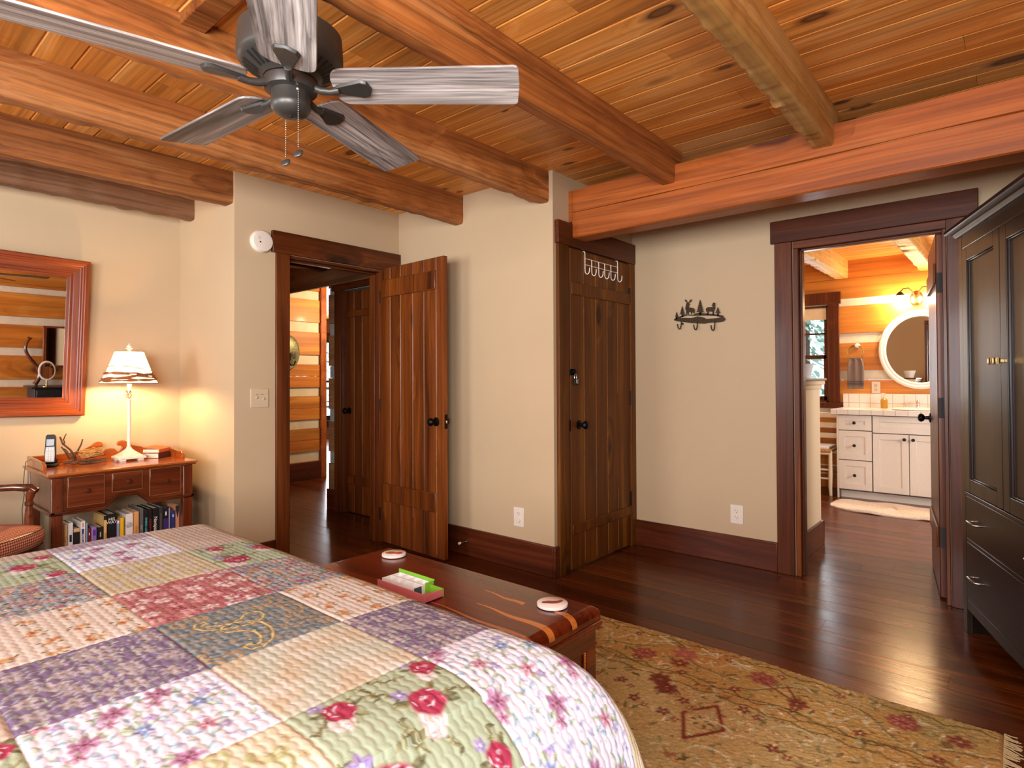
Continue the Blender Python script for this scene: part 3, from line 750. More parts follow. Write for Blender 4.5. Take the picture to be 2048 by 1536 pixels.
def outlet(label, cx, cy, cz, rz, plug):
    r = wall_plate('wall_outlet', label, 'outlet', cx, cy, cz, .084, .122, rz)
    for z in (.02, -.02):
        MB().lathe([(.001, -.0085), (.0155, -.0085), (.017, -.007), (.017, -.005), (.001, -.005)], (0, 0, z), 24, 'Y').build('socket_face', M['white'], r, smooth=True)
        if plug and z < 0:
            MB().lathe([(.001, -.017), (.014, -.016), (.0165, -.009), (.0165, -.007), (.001, -.007)], (0, 0, z), 24, 'Y').build('safety_cap', M['white'], r, smooth=True); continue
        b = MB().box(-.0075, -.0055, -.0092, -.008, z+.001, z+.010).box(.0055, .0075, -.0092, -.008, z+.001, z+.009)
        b.lathe([(.001, -.0092), (.0025, -.0092), (.0025, -.008), (.001, -.008)], (0, 0, z-.007), 10, 'Y'); b.build('slots', M['blackmatte'], r)
    return r
outlet('white wall outlet beside the open plank door, lower socket capped', -2.427, YK, .325, 0, True)
outlet('white wall outlet under the deer hook rack', -1.402, YW, .319, 0, False)

# deer hook rack ----------------------------------------------------------
dk = thing('hook_rack', 'dark bronze metal hook rack with deer and pine tree silhouettes on the wall', 'hook rack', (-1.64, YW-.016, 1.575))
W0, W1 = 1352, 1455
def dp(px, py):
    # zoom crop 2048x1536 of a 180x135 patch, wall scale 3.505 mm per photo pixel
    u = 1320+px*180/2048; v = 570+py*135/1536
    return ((u-1403.5)*.00350, (637-v)*.00350+.03-(u-1403.5)*.00035)
def sil(pts, d=.003, y=0): 
    b = MB(); b.prism([dp(*p) for p in pts], 'Y', y, y+d); return b
def tree_sil(cx, top, bot, w, tiers):
    L, Rr = [], []
    for i in range(tiers):
        t0 = top+(bot-top)*(i+1)/tiers; ww = w*(i+1)/tiers
        L += [(cx-ww, t0), (cx-ww*.45, t0-(bot-top)*.03)]
        Rr += [(cx+ww, t0), (cx+ww*.45, t0-(bot-top)*.03)]
    return [(cx, top)]+Rr+[(cx+18, bot+10), (cx+18, bot+60), (cx-18, bot+60), (cx-18, bot+10)]+L[::-1]
b = MB()
def addsil(pts): b.prism([dp(*p) for p in pts], 'Y', 0, .003)
addsil([(365, 815), (420, 765), (540, 725), (560, 745), (505, 775), (640, 765), (780, 765), (930, 722), (1060, 745), (1120, 775), (1300, 755), (1440, 735), (1480, 690), (1538, 770), (1500, 815), (1380, 840), (1250, 850), (1150, 860), (1080, 880), (940, 878), (760, 876), (620, 860), (430, 845), (380, 830)])
addsil([(540, 725), (640, 690), (820, 690), (900, 655), (980, 640), (1120, 655), (1300, 665), (1400, 675), (1480, 690), (1440, 735), (1340, 705), (1150, 700), (940, 708), (800, 715), (680, 708), (560, 745)])
for t in ((435, 635, 745, 45, 4), (570, 500, 690, 68, 5), (983, 355, 635, 100, 6), (1375, 510, 640, 62, 4)): addsil(tree_sil(*t))
addsil([(660, 690), (660, 600), (640, 560), (650, 510), (660, 470), (665, 440), (685, 425), (725, 425), (745, 470), (735, 485), (720, 490), (730, 530), (830, 545), (860, 580), (850, 670), (835, 670), (832, 640), (795, 640), (792, 680), (775, 680), (770, 635), (725, 630), (715, 690), (700, 690), (690, 640), (675, 690)])
for s in ([(690, 428), (655, 408), (632, 380), (625, 360), (640, 372), (650, 352), (660, 378), (668, 358), (674, 392), (705, 420)], [(715, 425), (740, 395), (748, 358), (756, 385), (772, 345), (774, 380), (796, 350), (790, 385), (760, 412), (730, 428)]): addsil(s)
addsil([(1135, 690), (1140, 630), (1115, 600), (1110, 555), (1150, 518), (1260, 512), (1270, 490), (1245, 488), (1240, 475), (1270, 440), (1258, 425), (1275, 425), (1285, 412), (1300, 425), (1318, 425), (1315, 500), (1318, 540), (1290, 600), (1285, 690), (1262, 690), (1255, 620), (1185, 605), (1170, 640), (1165, 690)])
b.build('silhouette_plate', M['bronze'], dk)
for px in (548, 922, 1308):
    x, z = dp(px, 850)
    b = MB().tube([(x, .001, z+.02), (x, -.003, z-.02), (x-.001, -.008, z-.042), (x-.003, -.018, z-.053), (x-.004, -.030, z-.052), (x-.006, -.040, z-.042), (x-.007, -.044, z-.026)], .0036, 8)
    b.sphere((x-.007, -.044, z-.024), .0052, 10, 6); b.build('hook', M['bronze'], dk, smooth=True)
for x in (-.12, .12): MB().box(x-.006, x+.006, .003, .016, -.006, .006).build('standoff', M['bronze'], dk)

# over-the-door wire hooks -------------------------------------------------
wr = thing('over_door_rack', 'white wire rack of six hooks hanging over the closet door top', 'hook rack', (-2.133, 3.43, 2.0))
ys = [-.205, -.125, -.04, .035, .115, .205]; rw = .0028
b = MB()
for z in (-.022, -.062): b.tube([(.004, ys[0], z), (.004, ys[-1], z)], rw*.85, 8)
b.build('cross_wire', M['wire'], wr, smooth=True)
for i, y in enumerate(ys):
    top = .0 if 0 < i < 5 else .019
    pts = ([] if 0 < i < 5 else [(-.02, y, .0215), (-.006, y, .0225), (.004, y, .0205)])+[(.006, y, (-.022 if 0 < i < 5 else .017)), (.0065, y, -.06), (.0065, y, -.10)]
    for q in range(1, 9):
        a = PI*q/8; pts.append((.0065+.026*(1-math.cos(a))*.55, y+.004*(1-math.cos(a)), -.10-.026*math.sin(a)))
    pts.append((.036, y+.009, -.085))
    MB().tube(pts, rw, 8).build('hook', M['wire'], wr, smooth=True)

pk = thing('padlock', 'small black combination padlock hanging from the closet door hasp', 'padlock', (-2.116, 3.094, 1.185))
MB().box(-.009, .009, -.017, .021, -.024, .018).build('body', M['blackmatte'], pk, bevel=.003)
MB().tube([(0, -.010, .015), (0, -.010, .035), (0, -.006, .043), (0, .002, .046), (0, .010, .043), (0, .013, .035), (0, .013, .015)], .003, 8).build('shackle', M['steel'], pk, smooth=True)
b = MB()
for i in range(4): b.box(.009, .0105, .004, .016, .009-i*.008, .0125-i*.008)
b.build('number_wheels', M['steelgrey'], pk)
b = MB().box(.009, .0098, -.004, .001, -.012, .012); b.build('pointer_mark', M['white'], pk)

ds = thing('door_stop', 'white tipped metal door stop on the closet wall baseboard', 'door stop', (-2.885, YK-.02, .095))
b = MB().lathe([(.012, 0), (.012, -.003), (.004, -.004), (.0035, -.055), (.001, -.055)], n=12, axis='Y'); b.build('shaft', M['steel'], ds, smooth=True)
b = MB().lathe([(.0035, -.05), (.009, -.053), (.009, -.066), (.005, -.071), (.001, -.071)], n=14, axis='Y'); b.build('rubber_tip', M['white'], ds, smooth=True)

# ================================================================== FRAMED MIRROR on the alcove wall
TL = math.radians(1.9)
mr = thing('wall_mirror', 'large framed wall mirror with stepped cherry wood frame, leaning out above the chair', 'mirror', (XA+.012, .45, 1.0))
mr.rotation_euler = (math.radians(-1.2), TL, 0)
Y1, Y0, H = .637, -.55, .952
prof = [(0, 0), (0, .034), (.006, .040), (.022, .040), (.026, .034), (.034, .034), (.038, .030), (.046, .030), (.050, .026), (.078, .022), (.082, .016), (.094, .016), (.098, .010), (.112, .008), (.112, 0)]
def mitre(name, side, mat):
    b = MB()
    rows = []
    for end in (0, 1):
        ring = []
        for d, h in prof:
            if side == 'R': y = Y1-d; z = (H-d) if end else d
            elif side == 'L': y = Y0+d; z = (H-d) if end else d
            elif side == 'T': z = H-d; y = (Y1-d) if end else Y0+d
            else: z = d; y = (Y1-d) if end else Y0+d
            ring.append((h, y, z))
        rows.append(ring)
    b.rings(rows); return b.build(name, mat, mr)
mitre('frame_side', 'R', M['frame']); mitre('frame_side', 'L', M['frame']); mitre('frame_rail', 'T', M['framey']); mitre('frame_rail', 'B', M['framey'])
MB().box(.003, .007, Y0+.105, Y1-.105, .105, H-.105).build('mirror_glass', M['mirror'], mr)

# ================================================================== WRITING DESK
DZ = .712
dsk = thing('writing_desk', 'small mahogany writing desk with three drawers and scrolled gallery', 'desk', (-4.115, 1.159, 0))
def L(b, x0, x1, y0, y1, z0, z1): return b.box(x0+4.115, x1+4.115, y0-1.159, y1-1.159, z0, z1)
def pr(poly, axis='X'): return [(p[0]-1.159, p[1]) for p in poly]
b = MB(); L(b, -4.395, -3.842, .785, 1.532, DZ-.014, DZ); b.build('desk_top', M['desktop'], dsk, bevel=.004)
b = MB(); L(b, -4.392, -3.85, .792, 1.525, DZ-.024, DZ-.014); b.build('top_moulding', M['desk'], dsk, bevel=.004)
# case with stepped arch apron
b = MB()
ap = [(.81, DZ-.024), (1.505, DZ-.024), (1.505, .508), (1.268, .508), (1.205, .566), (1.111, .566), (1.046, .508), (.81, .508)]
b.prism(pr(ap), 'X', -3.872+4.115, -3.862+4.115)
L(b, -4.375, -3.872, .81, .822, .508, DZ-.024); L(b, -4.375, -3.872, 1.493, 1.505, .508, DZ-.024); L(b, -4.385, -4.37, .81, 1.505, .508, DZ-.024)
L(b, -4.37, -3.872, .822, 1.493, .58, .588)
b.build('case', M['desk'], dsk, bevel=.002)
# stepped moulding below the case
b = MB()
prof2 = [(.803, .508), (1.046, .508), (1.111, .566), (1.205, .566), (1.268, .508), (1.515, .508)]
for off, z0, z1 in ((.012, -.012, 0), (.007, -.02, -.012)):
    up = [(p[0], p[1]+z1) for p in prof2]; dn = [(p[0], p[1]+z0) for p in prof2]
    b.prism(pr(up+dn[::-1]), 'X', -3.874+4.115, -3.862+off+4.115)
    for y0, y1 in ((.81-off, .822), (1.493, 1.505+off)): L(b, -4.375, -3.862+off, y0, y1, .508+z0, .508+z1)
b.build('apron_moulding', M['desk'], dsk, bevel=.002)
for y0, y1 in ((.806, .858), (1.453, 1.505)):
    b = MB(); L(b, -3.90, -3.855, y0, y1, 0, DZ-.026); b.build('leg', M['deskz'], dsk, bevel=.003)
    b = MB(); L(b, -4.39, -4.345, y0, y1, 0, DZ-.026); b.build('leg', M['deskz'], dsk, bevel=.003)
for y in (.832, 1.479):
    for z in (.535, .662):
        MB().lathe([(.001, .004), (.005, .003), (.006, 0), (.001, 0)], (-3.855+4.115, y-1.159, z), 14, 'X').build('peg', M['knobbrown'], dsk, smooth=True)
for y0, y1, z0, z1 in ((.879, 1.044, .528, .684), (1.084, 1.231, .580, .680), (1.271, 1.438, .530, .684)):
    b = MB(); L(b, -3.866, -3.856, y0, y1, z0, z1); d = b.build('drawer', M['desk'], dsk, bevel=.002)
    b = MB()
    for q in ((y0-.002, y1+.002, z1, z1+.002), (y0-.002, y1+.002, z0-.002, z0), (y0-.002, y0, z0, z1), (y1, y1+.002, z0, z1)): L(b, -3.866, -3.857, *q)
    b.build('drawer_edge', M['inlay'], d)
    c = (-3.856+4.115, (y0+y1)/2-1.159, (z0+z1)/2)
    MB().lathe([(.006, 0), (.006, .006), (.012, .011), (.0135, .016), (.011, .022), (.001, .024)], c, 18, 'X').build('drawer_knob', M['knobbrown'], d, smooth=True)
# low shelf that carries the books
b = MB(); L(b, -4.37, -3.88, .83, 1.48, .185, .203); b.build('lower_shelf', M['desk'], dsk, bevel=.002)
# gallery: swan-neck back board and shaped ends
gp = []
half = [(0, .063), (.022, .058), (.036, .04), (.046, .036), (.058, .046), (.066, .064), (.058, .074), (.044, .074), (.036, .086), (.044, .102), (.062, .109), (.082, .104), (.10, .088), (.14, .066), (.19, .054), (.26, .05), (.345, .05)]
gp = [(1.215+x, DZ+z) for x, z in half if 1.215+x < 1.50]+[(1.495, DZ+.05), (1.495, DZ), (.82, DZ), (.82, DZ+.05)]+[(1.215-x, DZ+z) for x, z in reversed(half) if x > 0 and 1.215-x > .83]
b = MB(); b.prism(pr(gp), 'X', -4.388+4.115, -4.372+4.115); b.build('gallery_back', M['desktop'], dsk, bevel=.0015)
for y0, y1 in ((.80, .815), (1.497, 1.512)):
    b = MB(); poly = [(-4.37, DZ), (-3.99, DZ), (-3.99, DZ+.025), (-4.01, DZ+.042), (-4.035, DZ+.048), (-4.06, DZ+.042), (-4.09, DZ+.046), (-4.2, DZ+.052), (-4.37, DZ+.055)]
    b.prism([(p[0]+4.115, p[1]) for p in poly], 'Y', y0-1.159, y1-1.159); b.build('gallery_end', M['desktop'], dsk, bevel=.002)

# table lamp ---------------------------------------------------------------
lp = thing('table_lamp', 'lit table lamp with cream shade wrapped in vine, on the writing desk', 'lamp', (-4.185, 1.262, DZ))
b = MB()
for i in range(4):
    a = PI/4+i*PI/2; b.box(math.cos(a)*.068-.016, math.cos(a)*.068+.016, math.sin(a)*.068-.016, math.sin(a)*.068+.016, 0, .018)
sq = lambda r, z: [(r*math.cos(PI/4+i*PI/2), r*math.sin(PI/4+i*PI/2), z) for i in range(4)]
b.rings([sq(.105, .012), sq(.105, .024), sq(.088, .028), sq(.045, .052), sq(.024, .066), sq(.018, .072), sq(.016, .08)])
b.build('base', M['lampcream'], lp, bevel=.002)
MB().lathe([(.0105, .07), (.0098, .36), (.013, .362), (.0098, .366), (.0098, .372), (.013, .374), (.0105, .378), (.001, .378)], n=16).build('pole', M['lampcream'], lp, smooth=True)
b = MB()
for i in range(6):
    a = i*PI/3; ca, sa = math.cos(a), math.sin(a)
    b.tube([(0, 0, .378), (.016*ca, .016*sa, .386), (.02*ca, .02*sa, .396), (.012*ca, .012*sa, .405), (.008*ca, .008*sa, .412), (.025*ca, .025*sa, .428), (.045*ca, .045*sa, .430)], [.002, .002, .002, .002, .003, .004, .001], 6)
b.build('leaf_collar', M['brass'], lp, smooth=True)
MB().lathe([(.0125, .41), (.0125, .47), (.001, .47)], n=16).build('candle_sleeve', M['white'], lp, smooth=True)
MB().sphere((0, 0, .515), .026, 16, 12, (1, 1, 1.35)).build('bulb', M['bulb'], lp, smooth=True)
zb_, zt_, rb_, rt_ = .472, .668, .154, .076
shr = lambda t: rb_+(rt_-rb_)*(t**.8)
MB().rings([[(shr(i/12)*math.cos(2*PI*j/64), shr(i/12)*math.sin(2*PI*j/64), zb_+(zt_-zb_)*i/12) for j in range(64)] for i in range(13)], True, False).build('shade', M['shade'], lp, smooth=True)
b = MB()
for t, rr in ((0, .003), (1, .0025)):
    b.tube([(shr(t)*math.cos(a), shr(t)*math.sin(a), zb_+(zt_-zb_)*t) for a in np.linspace(0, 2*PI, 49)], rr, 6, False)
for s, (t0, am, ph, r0) in enumerate(((.10, .03, 0, .004), (.17, .05, 1.2, .005), (.26, .06, 2.4, .005), (.13, .04, 3.9, .0035), (.45, .08, 2.6, .002), (.30, .04, 5., .003))):
    pts = []
    for a in np.linspace(0, 2*PI, 60):
        t = t0+am*math.sin(a*(2 if s % 2 else 1)+ph)+.012*math.sin(7*a+s); pts.append(((shr(t)+.003)*math.cos(a), (shr(t)+.003)*math.sin(a), zb_+(zt_-zb_)*t))
    b.tube(pts, [1.5*r0*(.6+.6*abs(math.sin(q*.35+s))) for q in range(60)], 5, False)
b.build('shade_vines', M['vine'], lp, smooth=True)
b = MB().tube([(0, 0, .55), (0, 0, .67)], .002, 6)
for i in range(3): a = i*2*PI/3; b.tube([(0, 0, .664), (shr(1)*math.cos(a), shr(1)*math.sin(a), zt_)], .0015, 5)
b.build('harp', M['brass'], lp)
b = MB().lathe([(.006, .668), (.012, .674), (.008, .682), (.020, .686), (.012, .696), (.015, .702), (.007, .708), (.003, .715), (.001, .72)], n=12); b.build('finial', M['lampcream'], lp, smooth=True)

# cordless phone -------------------------------------------------------------
ph = thing('cordless_phone', 'cordless phone handset standing in its charging cradle at the desk end', 'phone', (-4.21, .875, DZ), 1.2)
b = MB().box(-.035, .035, -.045, .045, 0, .018).box(-.03, .03, .015, .04, .018, .045); b.build('cradle', M['blackmatte'], ph, bevel=.006)
b = MB(); b.T = T(0, .0, .02, rx=-.16); b.prism([(-.024, 0), (.024, 0), (.026, .06), (.023, .15), (.018, .162), (-.018, .162), (-.023, .15), (-.026, .06)], 'Y', -.014, .012); b.T = None
h = b.build('handset', M['blackmatte'], ph, bevel=.004)
b = MB(); b.T = T(0, 0, .02, rx=-.16); b.box(-.0175, .0175, -.0155, -.013, .098, .135); b.T = None; b.build('display', M['screen'], h)
b = MB(); b.T = T(0, 0, .02, rx=-.16); b.prism([(-.021, .006), (.021, .006), (.022, .05), (.020, .092), (-.020, .092), (-.022, .05)], 'Y', -.0155, -.013); b.T = None; b.build('keypad_panel', M['greyplastic'], h)
b = MB(); b.T = T(0, 0, .02, rx=-.16)
for i in range(4):
    for j in range(3): b.box(-.016+j*.0115, -.007+j*.0115, -.0175, -.015, .012+i*.013, .020+i*.013)
b.box(-.018, -.006, -.0175, -.015, .07, .082).box(.006, .018, -.0175, -.015, .07, .082).box(-.004, .004, -.0175, -.015, .068, .086)
b.T = None; b.build('keys', M['white'], h, bevel=.001)
w0 = ph.matrix_basis.inverted()
b = MB().tube([tuple(Matrix.Rotation(-1.2, 4, 'Z') @ Vector((x+4.21, y-.875, z))) for x, y, z in ((-4.24, .84, .012), (-4.27, .80, .045), (-4.3, .783, .03), (-4.31, .778, -.03), (-4.30, .773, -.09), (-4.31, .778, -.16), (-4.315, .77, -.24), (-4.32, .775, -.34))], .0017, 6)
b.build('phone_cord', M['blackmatte'], ph, smooth=True)

# driftwood nest ---------------------------------------------------------------
ne = thing('twig_nest', 'decorative bird nest resting on crossed driftwood twigs on the desk', 'ornament', (-4.20, 1.03, DZ))
b = MB(); rr = random.Random(5)
def twig(p, q, r0, bends=4):
    pts = []
    for i in range(bends+1):
        t = i/bends; pts.append(tuple(p[k]+(q[k]-p[k])*t+(rr.uniform(-.008, .008) if 0 < i < bends else 0) for k in range(3)))
    b.tube(pts, [r0*(1-.35*i/bends) for i in range(bends+1)], 7)
for p, q, r0 in (((-.02, -.09, .012), (.04, .11, .012), .009), ((.05, -.03, .010), (.0, .115, .022), .008), ((.06, -.07, .013), (-.05, .08, .012), .008), ((.02, .03, .012), (.07, .10, .012), .007),
                 ((-.01, -.03, .02), (-.03, -.105, .165), .007), ((.0, -.05, .02), (-.01, .0, .145), .006), ((-.02, -.06, .03), (.0, -.105, .11), .006), ((-.03, -.085, .12), (-.03, -.075, .18), .004), ((.0, -.055, .04), (.03, -.10, .10), .0045), ((-.04, .02, .02), (-.03, .12, .04), .006)): twig(p, q, r0)
b.build('driftwood', M['twig'], ne, smooth=True)
b = MB()
for i in range(60):
    a0 = rr.uniform(0, 6.28); R0 = rr.uniform(.028, .052); z0 = .035+rr.uniform(0, .042)+(R0-.03)*.6
    b.tube([(R0*math.cos(a0+q*.35)*1.05, .035+R0*1.3*math.sin(a0+q*.35), z0+rr.uniform(-.003, .003)) for q in range(6)], .0022, 4)
b.build('nest', M['nest'], ne)

# two books lying on the desk ------------------------------------------------
def book_flat(label, cx, cy, z, w, d, h, rz, cover, open_=0.):
    r = thing('book', label, 'book', (cx, cy, z), rz, 'books lying on the desk')
    MB().box(-w/2+.004, w/2-.004, -d/2+.004, d/2-.003, .003, h-.003).build('page_block', M['pages'], r)
    b = MB().box(-w/2, w/2, -d/2, d/2, 0, .003).box(-w/2, w/2, -d/2, -d/2+.004, 0, h)
    if not open_: b.box(-w/2, w/2, -d/2, d/2, h-.003, h)
    else:
        b.T = T(0, -d/2, h-.003, rx=open_); b.box(-w/2, w/2, 0, d, 0, .003); b.T = None
    b.build('cover', cover, r, bevel=.001); return r
bk_red = plain('dark red book cloth', '#4A2015', .6); bk_blk = plain('black book cloth', '#241C16', .55); bk_or = plain('orange book cover', '#C4642A', .5)
book_flat('thick dark book lying on the desk beside the lamp, lower of two', -4.20, 1.43, DZ, .15, .115, .033, 2.2, bk_red)
book_flat('book lying on top of the other with its cover lifted', -4.205, 1.425, DZ+.033, .135, .105, .024, 2.3, bk_or, .12)
# ================================================================== BOOKS on the low shelf
BX = -3.915   # plane of the spines
def mcol(h, rough=.5): return plain('book cover '+h, h, rough, var=.05)
def book_up(label, y0, y1, ztop, depth, cover, title=None, tcol='#F2E8D6', tsize=.012, horiz=False, panel=None, tz=None, x=0.):
    zb = .2035; h = ztop-zb
    r = thing('book', label, 'book', (BX-x, (y0+y1)/2, zb), 0, 'books on the low shelf of the writing desk'); w = (y1-y0)-.0012
    b = MB().box(-.002, 0, -w/2, w/2, 0, h).box(-depth, 0, -w/2, -w/2+.0022, 0, h).box(-depth, 0, w/2-.0022, w/2, 0, h)
    b.build('cover', cover if not isinstance(cover, str) else mcol(cover), r, bevel=.0008)
    MB().box(-depth+.004, -.002, -w/2+.0022, w/2-.0022, .003, h-.004).build('page_block', M['pages'], r)
    if panel:
        for (a0, a1, q0, q1, c) in panel: MB().box(-.001, .0006, -w/2+w*a0, -w/2+w*a1, h*q0, h*q1).build('spine_panel', mcol(c), r)
    if title:
        rot = Matrix(((0, 0, 1, 0), (1, 0, 0, 0), (0, 1, 0, 0), (0, 0, 0, 1)))      # x -> +Y, y -> +Z, normal +X
        if not horiz: rot = rot @ Matrix.Rotation(-PI/2, 4, 'Z')
        text('spine_title', title, tsize, Matrix.Translation((.0009, 0, (tz if tz is not None else h*.55))) @ rot, mcol(tcol), r, .0003)
    return r
B = [
 ('tan paperback with orange lettering, first of the row by the desk leg', .872, .893, .425, .15, '#D9B070', 'Your Year', '#A85A22', .018, False, None),
 ('white book with the letters car in bold down its spine', .893, .917, .431, .15, '#E9E6E4', 'car', '#111111', .034, False, [(.3, .75, .55, .72, '#1B1B1D')], .075),
 ('black book with a ragged cream top beside the white book', .918, .947, .397, .14, '#241C16', None, None, 0, False, [(.0, 1., .9, 1., '#D9B985')]),
 ('white book with a blue lettered panel', .948, .973, .430, .16, '#EDE0D4', 'MEXICANS', '#E8EEF6', .014, False, [(.3, .72, .02, .82, '#23458C'), (.45, .6, .86, .97, '#C0402A')]),
 ('thin pale blue book with no jacket', .975, .983, .418, .14, '#9CC3D6', None, None, 0, False, None),
 ('small dark red paperback beside the purple one', .984, .999, .384, .12, '#7A1420', None, None, 0, False, [(.3, .6, .8, .88, '#EFE3DC')]),
 ('small purple paperback right of the dark red one', 1.0, 1.026, .388, .12, '#8B6BB4', None, None, 0, False, [(0, .18, 0, 1, '#A88CC6'), (.3, .8, .75, .92, '#5B3A8A')]),
 ('small black paperback with a pale figure on its spine', 1.029, 1.057, .383, .13, '#1C1612', 'I', '#C9BBA6', .02, True, [(.4, .6, .7, .85, '#B5AFA0')]),
 ('narrow tan and black spine left of the book titled His Way', 1.058, 1.074, .442, .19, '#E2B46A', None, None, 0, False, [(0, 1, .9, 1, '#1A1512'), (.3, .8, .1, .6, '#B98A44')]),
 ('thick black book titled His Way in tall white letters', 1.075, 1.118, .448, .20, '#120E0C', 'HIS\nWAY', '#EFE9DF', .0225, True, [(.2, .8, .25, .38, '#7A4A2A')], .205),
 ('thin lilac grey book left of the yellow one', 1.121, 1.136, .408, .17, '#8D90B4', None, None, 0, False, [(.2, .9, .9, .97, '#E4E4EE')]),
 ('bright yellow book left of the white titled one', 1.137, 1.158, .415, .17, '#EDB512', None, None, 0, False, None),
 ('white book with black title lines on its wide spine', 1.165, 1.204, .433, .18, '#E6DAD2', 'THE\nLAUGH\nRIOT', '#1B1B1B', .0125, True, [(0, 1, 0, .08, '#2A2020')], .165),
 ('orange tan book with dark vertical title beside the white one', 1.205, 1.234, .438, .19, '#D89A5A', 'STORIES', '#8A4A1A', .014, False, None),
 ('tall grey book right of the orange tan one', 1.236, 1.258, .452, .20, '#5D5A58', 'RILEY', '#B5B0AA', .013, False, None),
 ('black book with turquoise lettering down its spine', 1.260, 1.281, .441, .19, '#141414', 'EMBERS LEGENDS', '#59C3CC', .0155, False, None),
 ('black book with dark red lettering down its spine', 1.282, 1.303, .443, .19, '#1A100E', 'REDEMPTION', '#A8261C', .0155, False, None),
 ('black book titled Navajos in large white letters', 1.304, 1.338, .443, .19, '#120E0C', 'Navajos of', '#F1E9DC', .027, False, None),
 ('charcoal book with a thin gold stripe', 1.339, 1.362, .444, .19, '#33302D', None, None, 0, False, [(.45, .55, .35, .85, '#9C8550')]),
 ('black book with a violet lower spine', 1.363, 1.391, .436, .18, '#1B1518', None, None, 0, False, [(.0, 1., 0., .72, '#3C2566'), (.4, .65, .8, .9, '#EDE8F0')]),
 ('pale lilac thin book leaning at the end of the row', 1.393, 1.402, .43, .17, '#A79AB8', None, None, 0, False, None),
 ('navy paperback with a white disc, near the end of the row', 1.406, 1.429, .41, .14, '#2B3570', None, None, 0, False, [(.35, .65, .82, .9, '#D6DCF0'), (.2, .8, .2, .5, '#6F7CB8')]),
 ('peach book with a dark pointed flap, last of the row', 1.431, 1.4525, .438, .13, '#D08A66', None, None, 0, False, None),
]
for it in B:
    it = list(it)+[None]*(12-len(it))
    r = book_up(it[0], it[1], it[2], it[3], it[4], it[5], it[6], it[7] or '#FFFFFF', it[8] or .012, it[9], it[10], it[11])
    if 'peach' in it[0]:
        h = it[3]-.2035
        b = MB().prism([(-.0102, h), (.0102, h), (.0102, h-.02), (.0, h-.075), (-.0102, h-.02)], 'X', -.001, .0012); b.build('pointed_flap', mcol('#2A2420'), r)

# ================================================================== ARMCHAIR with gingham cushion
ac = thing('armchair', 'wooden armchair with red gingham seat cushion beside the desk', 'armchair', (-3.735, .392, 0), math.radians(-48.5))
# local: +y is the front of the chair, +x its own right
fw, bw, dp_ = .275, .23, .26
def seatpt(u, v, grow=0):  # u,v in -1..1 -> trapezoid seat with rounded front
    w = bw+(fw-bw)*(v+1)/2+grow; y = (dp_+grow)*v+.03*(1-u*u)*(1 if v > 0 else .2)*abs(v)
    return u*w, y
for sx in (-1, 1):
    b = MB().tube([(sx*.25, .235, 0), (sx*.25, .235, .05), (sx*.248, .232, .2), (sx*.245, .225, .34), (sx*.245, .225, .40)], [.014, .018, .016, .024, .024], 14); b.build('leg', M['chairwood'], ac, smooth=True)
    b = MB().tube([(sx*.215, -.26, 0), (sx*.21, -.25, .2), (sx*.205, -.235, .4), (sx*.21, -.26, .62), (sx*.215, -.32, .93)], [.016, .018, .02, .018, .015], 12); b.build('leg', M['chairwood'], ac, smooth=True)
    b = MB().tube([(sx*.262, .17, .40), (sx*.262, .17, .52), (sx*.262, .172, .575), (sx*.262, .172, .58), (sx*.262, .172, .596), (sx*.262, .172, .60), (sx*.264, .175, .63), (sx*.266, .185, .655)], [.02, .018, .014, .019, .019, .014, .02, .019], 16); b.build('arm_post', M['chairwood'], ac, smooth=True)
    b = MB().tube([(sx*.268, .205, .648), (sx*.266, .18, .664), (sx*.262, .10, .668), (sx*.255, -.02, .663), (sx*.24, -.15, .668), (sx*.212, -.27, .675)], [.016, .021, .018, .0165, .016, .013], 14); b.build('arm_rest', M['chairwood'], ac, smooth=True)
b = MB()
for i in range(2): pass
ol = [seatpt(u, 1, -.01) for u in np.linspace(-1, 1, 9)]+[seatpt(u, -1, -.01) for u in np.linspace(1, -1, 5)]
b.prism(ol, 'Z', .335, .395); b.build('seat_frame', M['chairwood'], ac, bevel=.006)
# cushion with uv in metres
N = 44; rows = []; uvs = []
def outline(k):
    a = 2*PI*k/96; c, s_ = math.cos(a), math.sin(a); e = .32
    u = math.copysign(abs(c)**e, c); v = math.copysign(abs(s_)**e, s_); return seatpt(u, v, .012)
prof3 = [(.86, .392), (.97, .398), (1., .412), (1.012, .435), (1., .462), (.985, .474), (.95, .481), (.82, .492), (.6, .498), (.3, .50), (.02, .50)]
vs, fs, uv = [], [], []
for s_, z in prof3:
    for k in range(96):
        x, y = outline(k); vs.append((x*s_, y*s_, z))
per = 0; ang = []
for i in range(len(prof3)-1):
    for k in range(96): fs.append((i*96+k, i*96+(k+1) % 96, (i+1)*96+(k+1) % 96, (i+1)*96+k))
fs.append(tuple(range((len(prof3)-1)*96, len(prof3)*96)))
cb = MB().add(vs, fs); cu = cb.build('seat_cushion', M['gingham'], ac, smooth=True)
me = cu.data; ul = me.uv_layers.new(name='UVMap')
cum = [0]
for k in range(96):
    p, q = outline(k), outline((k+1) % 96); cum.append(cum[-1]+math.hypot(p[0]-q[0], p[1]-q[1]))
for p in me.polygons:
    vi = list(p.vertices); side = sum(me.vertices[i].co.z for i in vi)/len(vi) < .473
    for li in p.loop_indices:
        i = me.loops[li].vertex_index; co = me.vertices[i].co
        if side:
            k = i % 96
            if k == 0 and any(j % 96 == 95 for j in vi): k = 96
            ul.data[li].uv = (cum[k], co.z)
        else: ul.data[li].uv = (co.x, co.y)
b = MB().tube([tuple([outline(k)[0]*.99, outline(k)[1]*.99, .4725]) for k in list(range(96))+[0]], .0035, 6); b.build('cushion_piping', M['knobbrown'], cu, smooth=True)
b = MB()
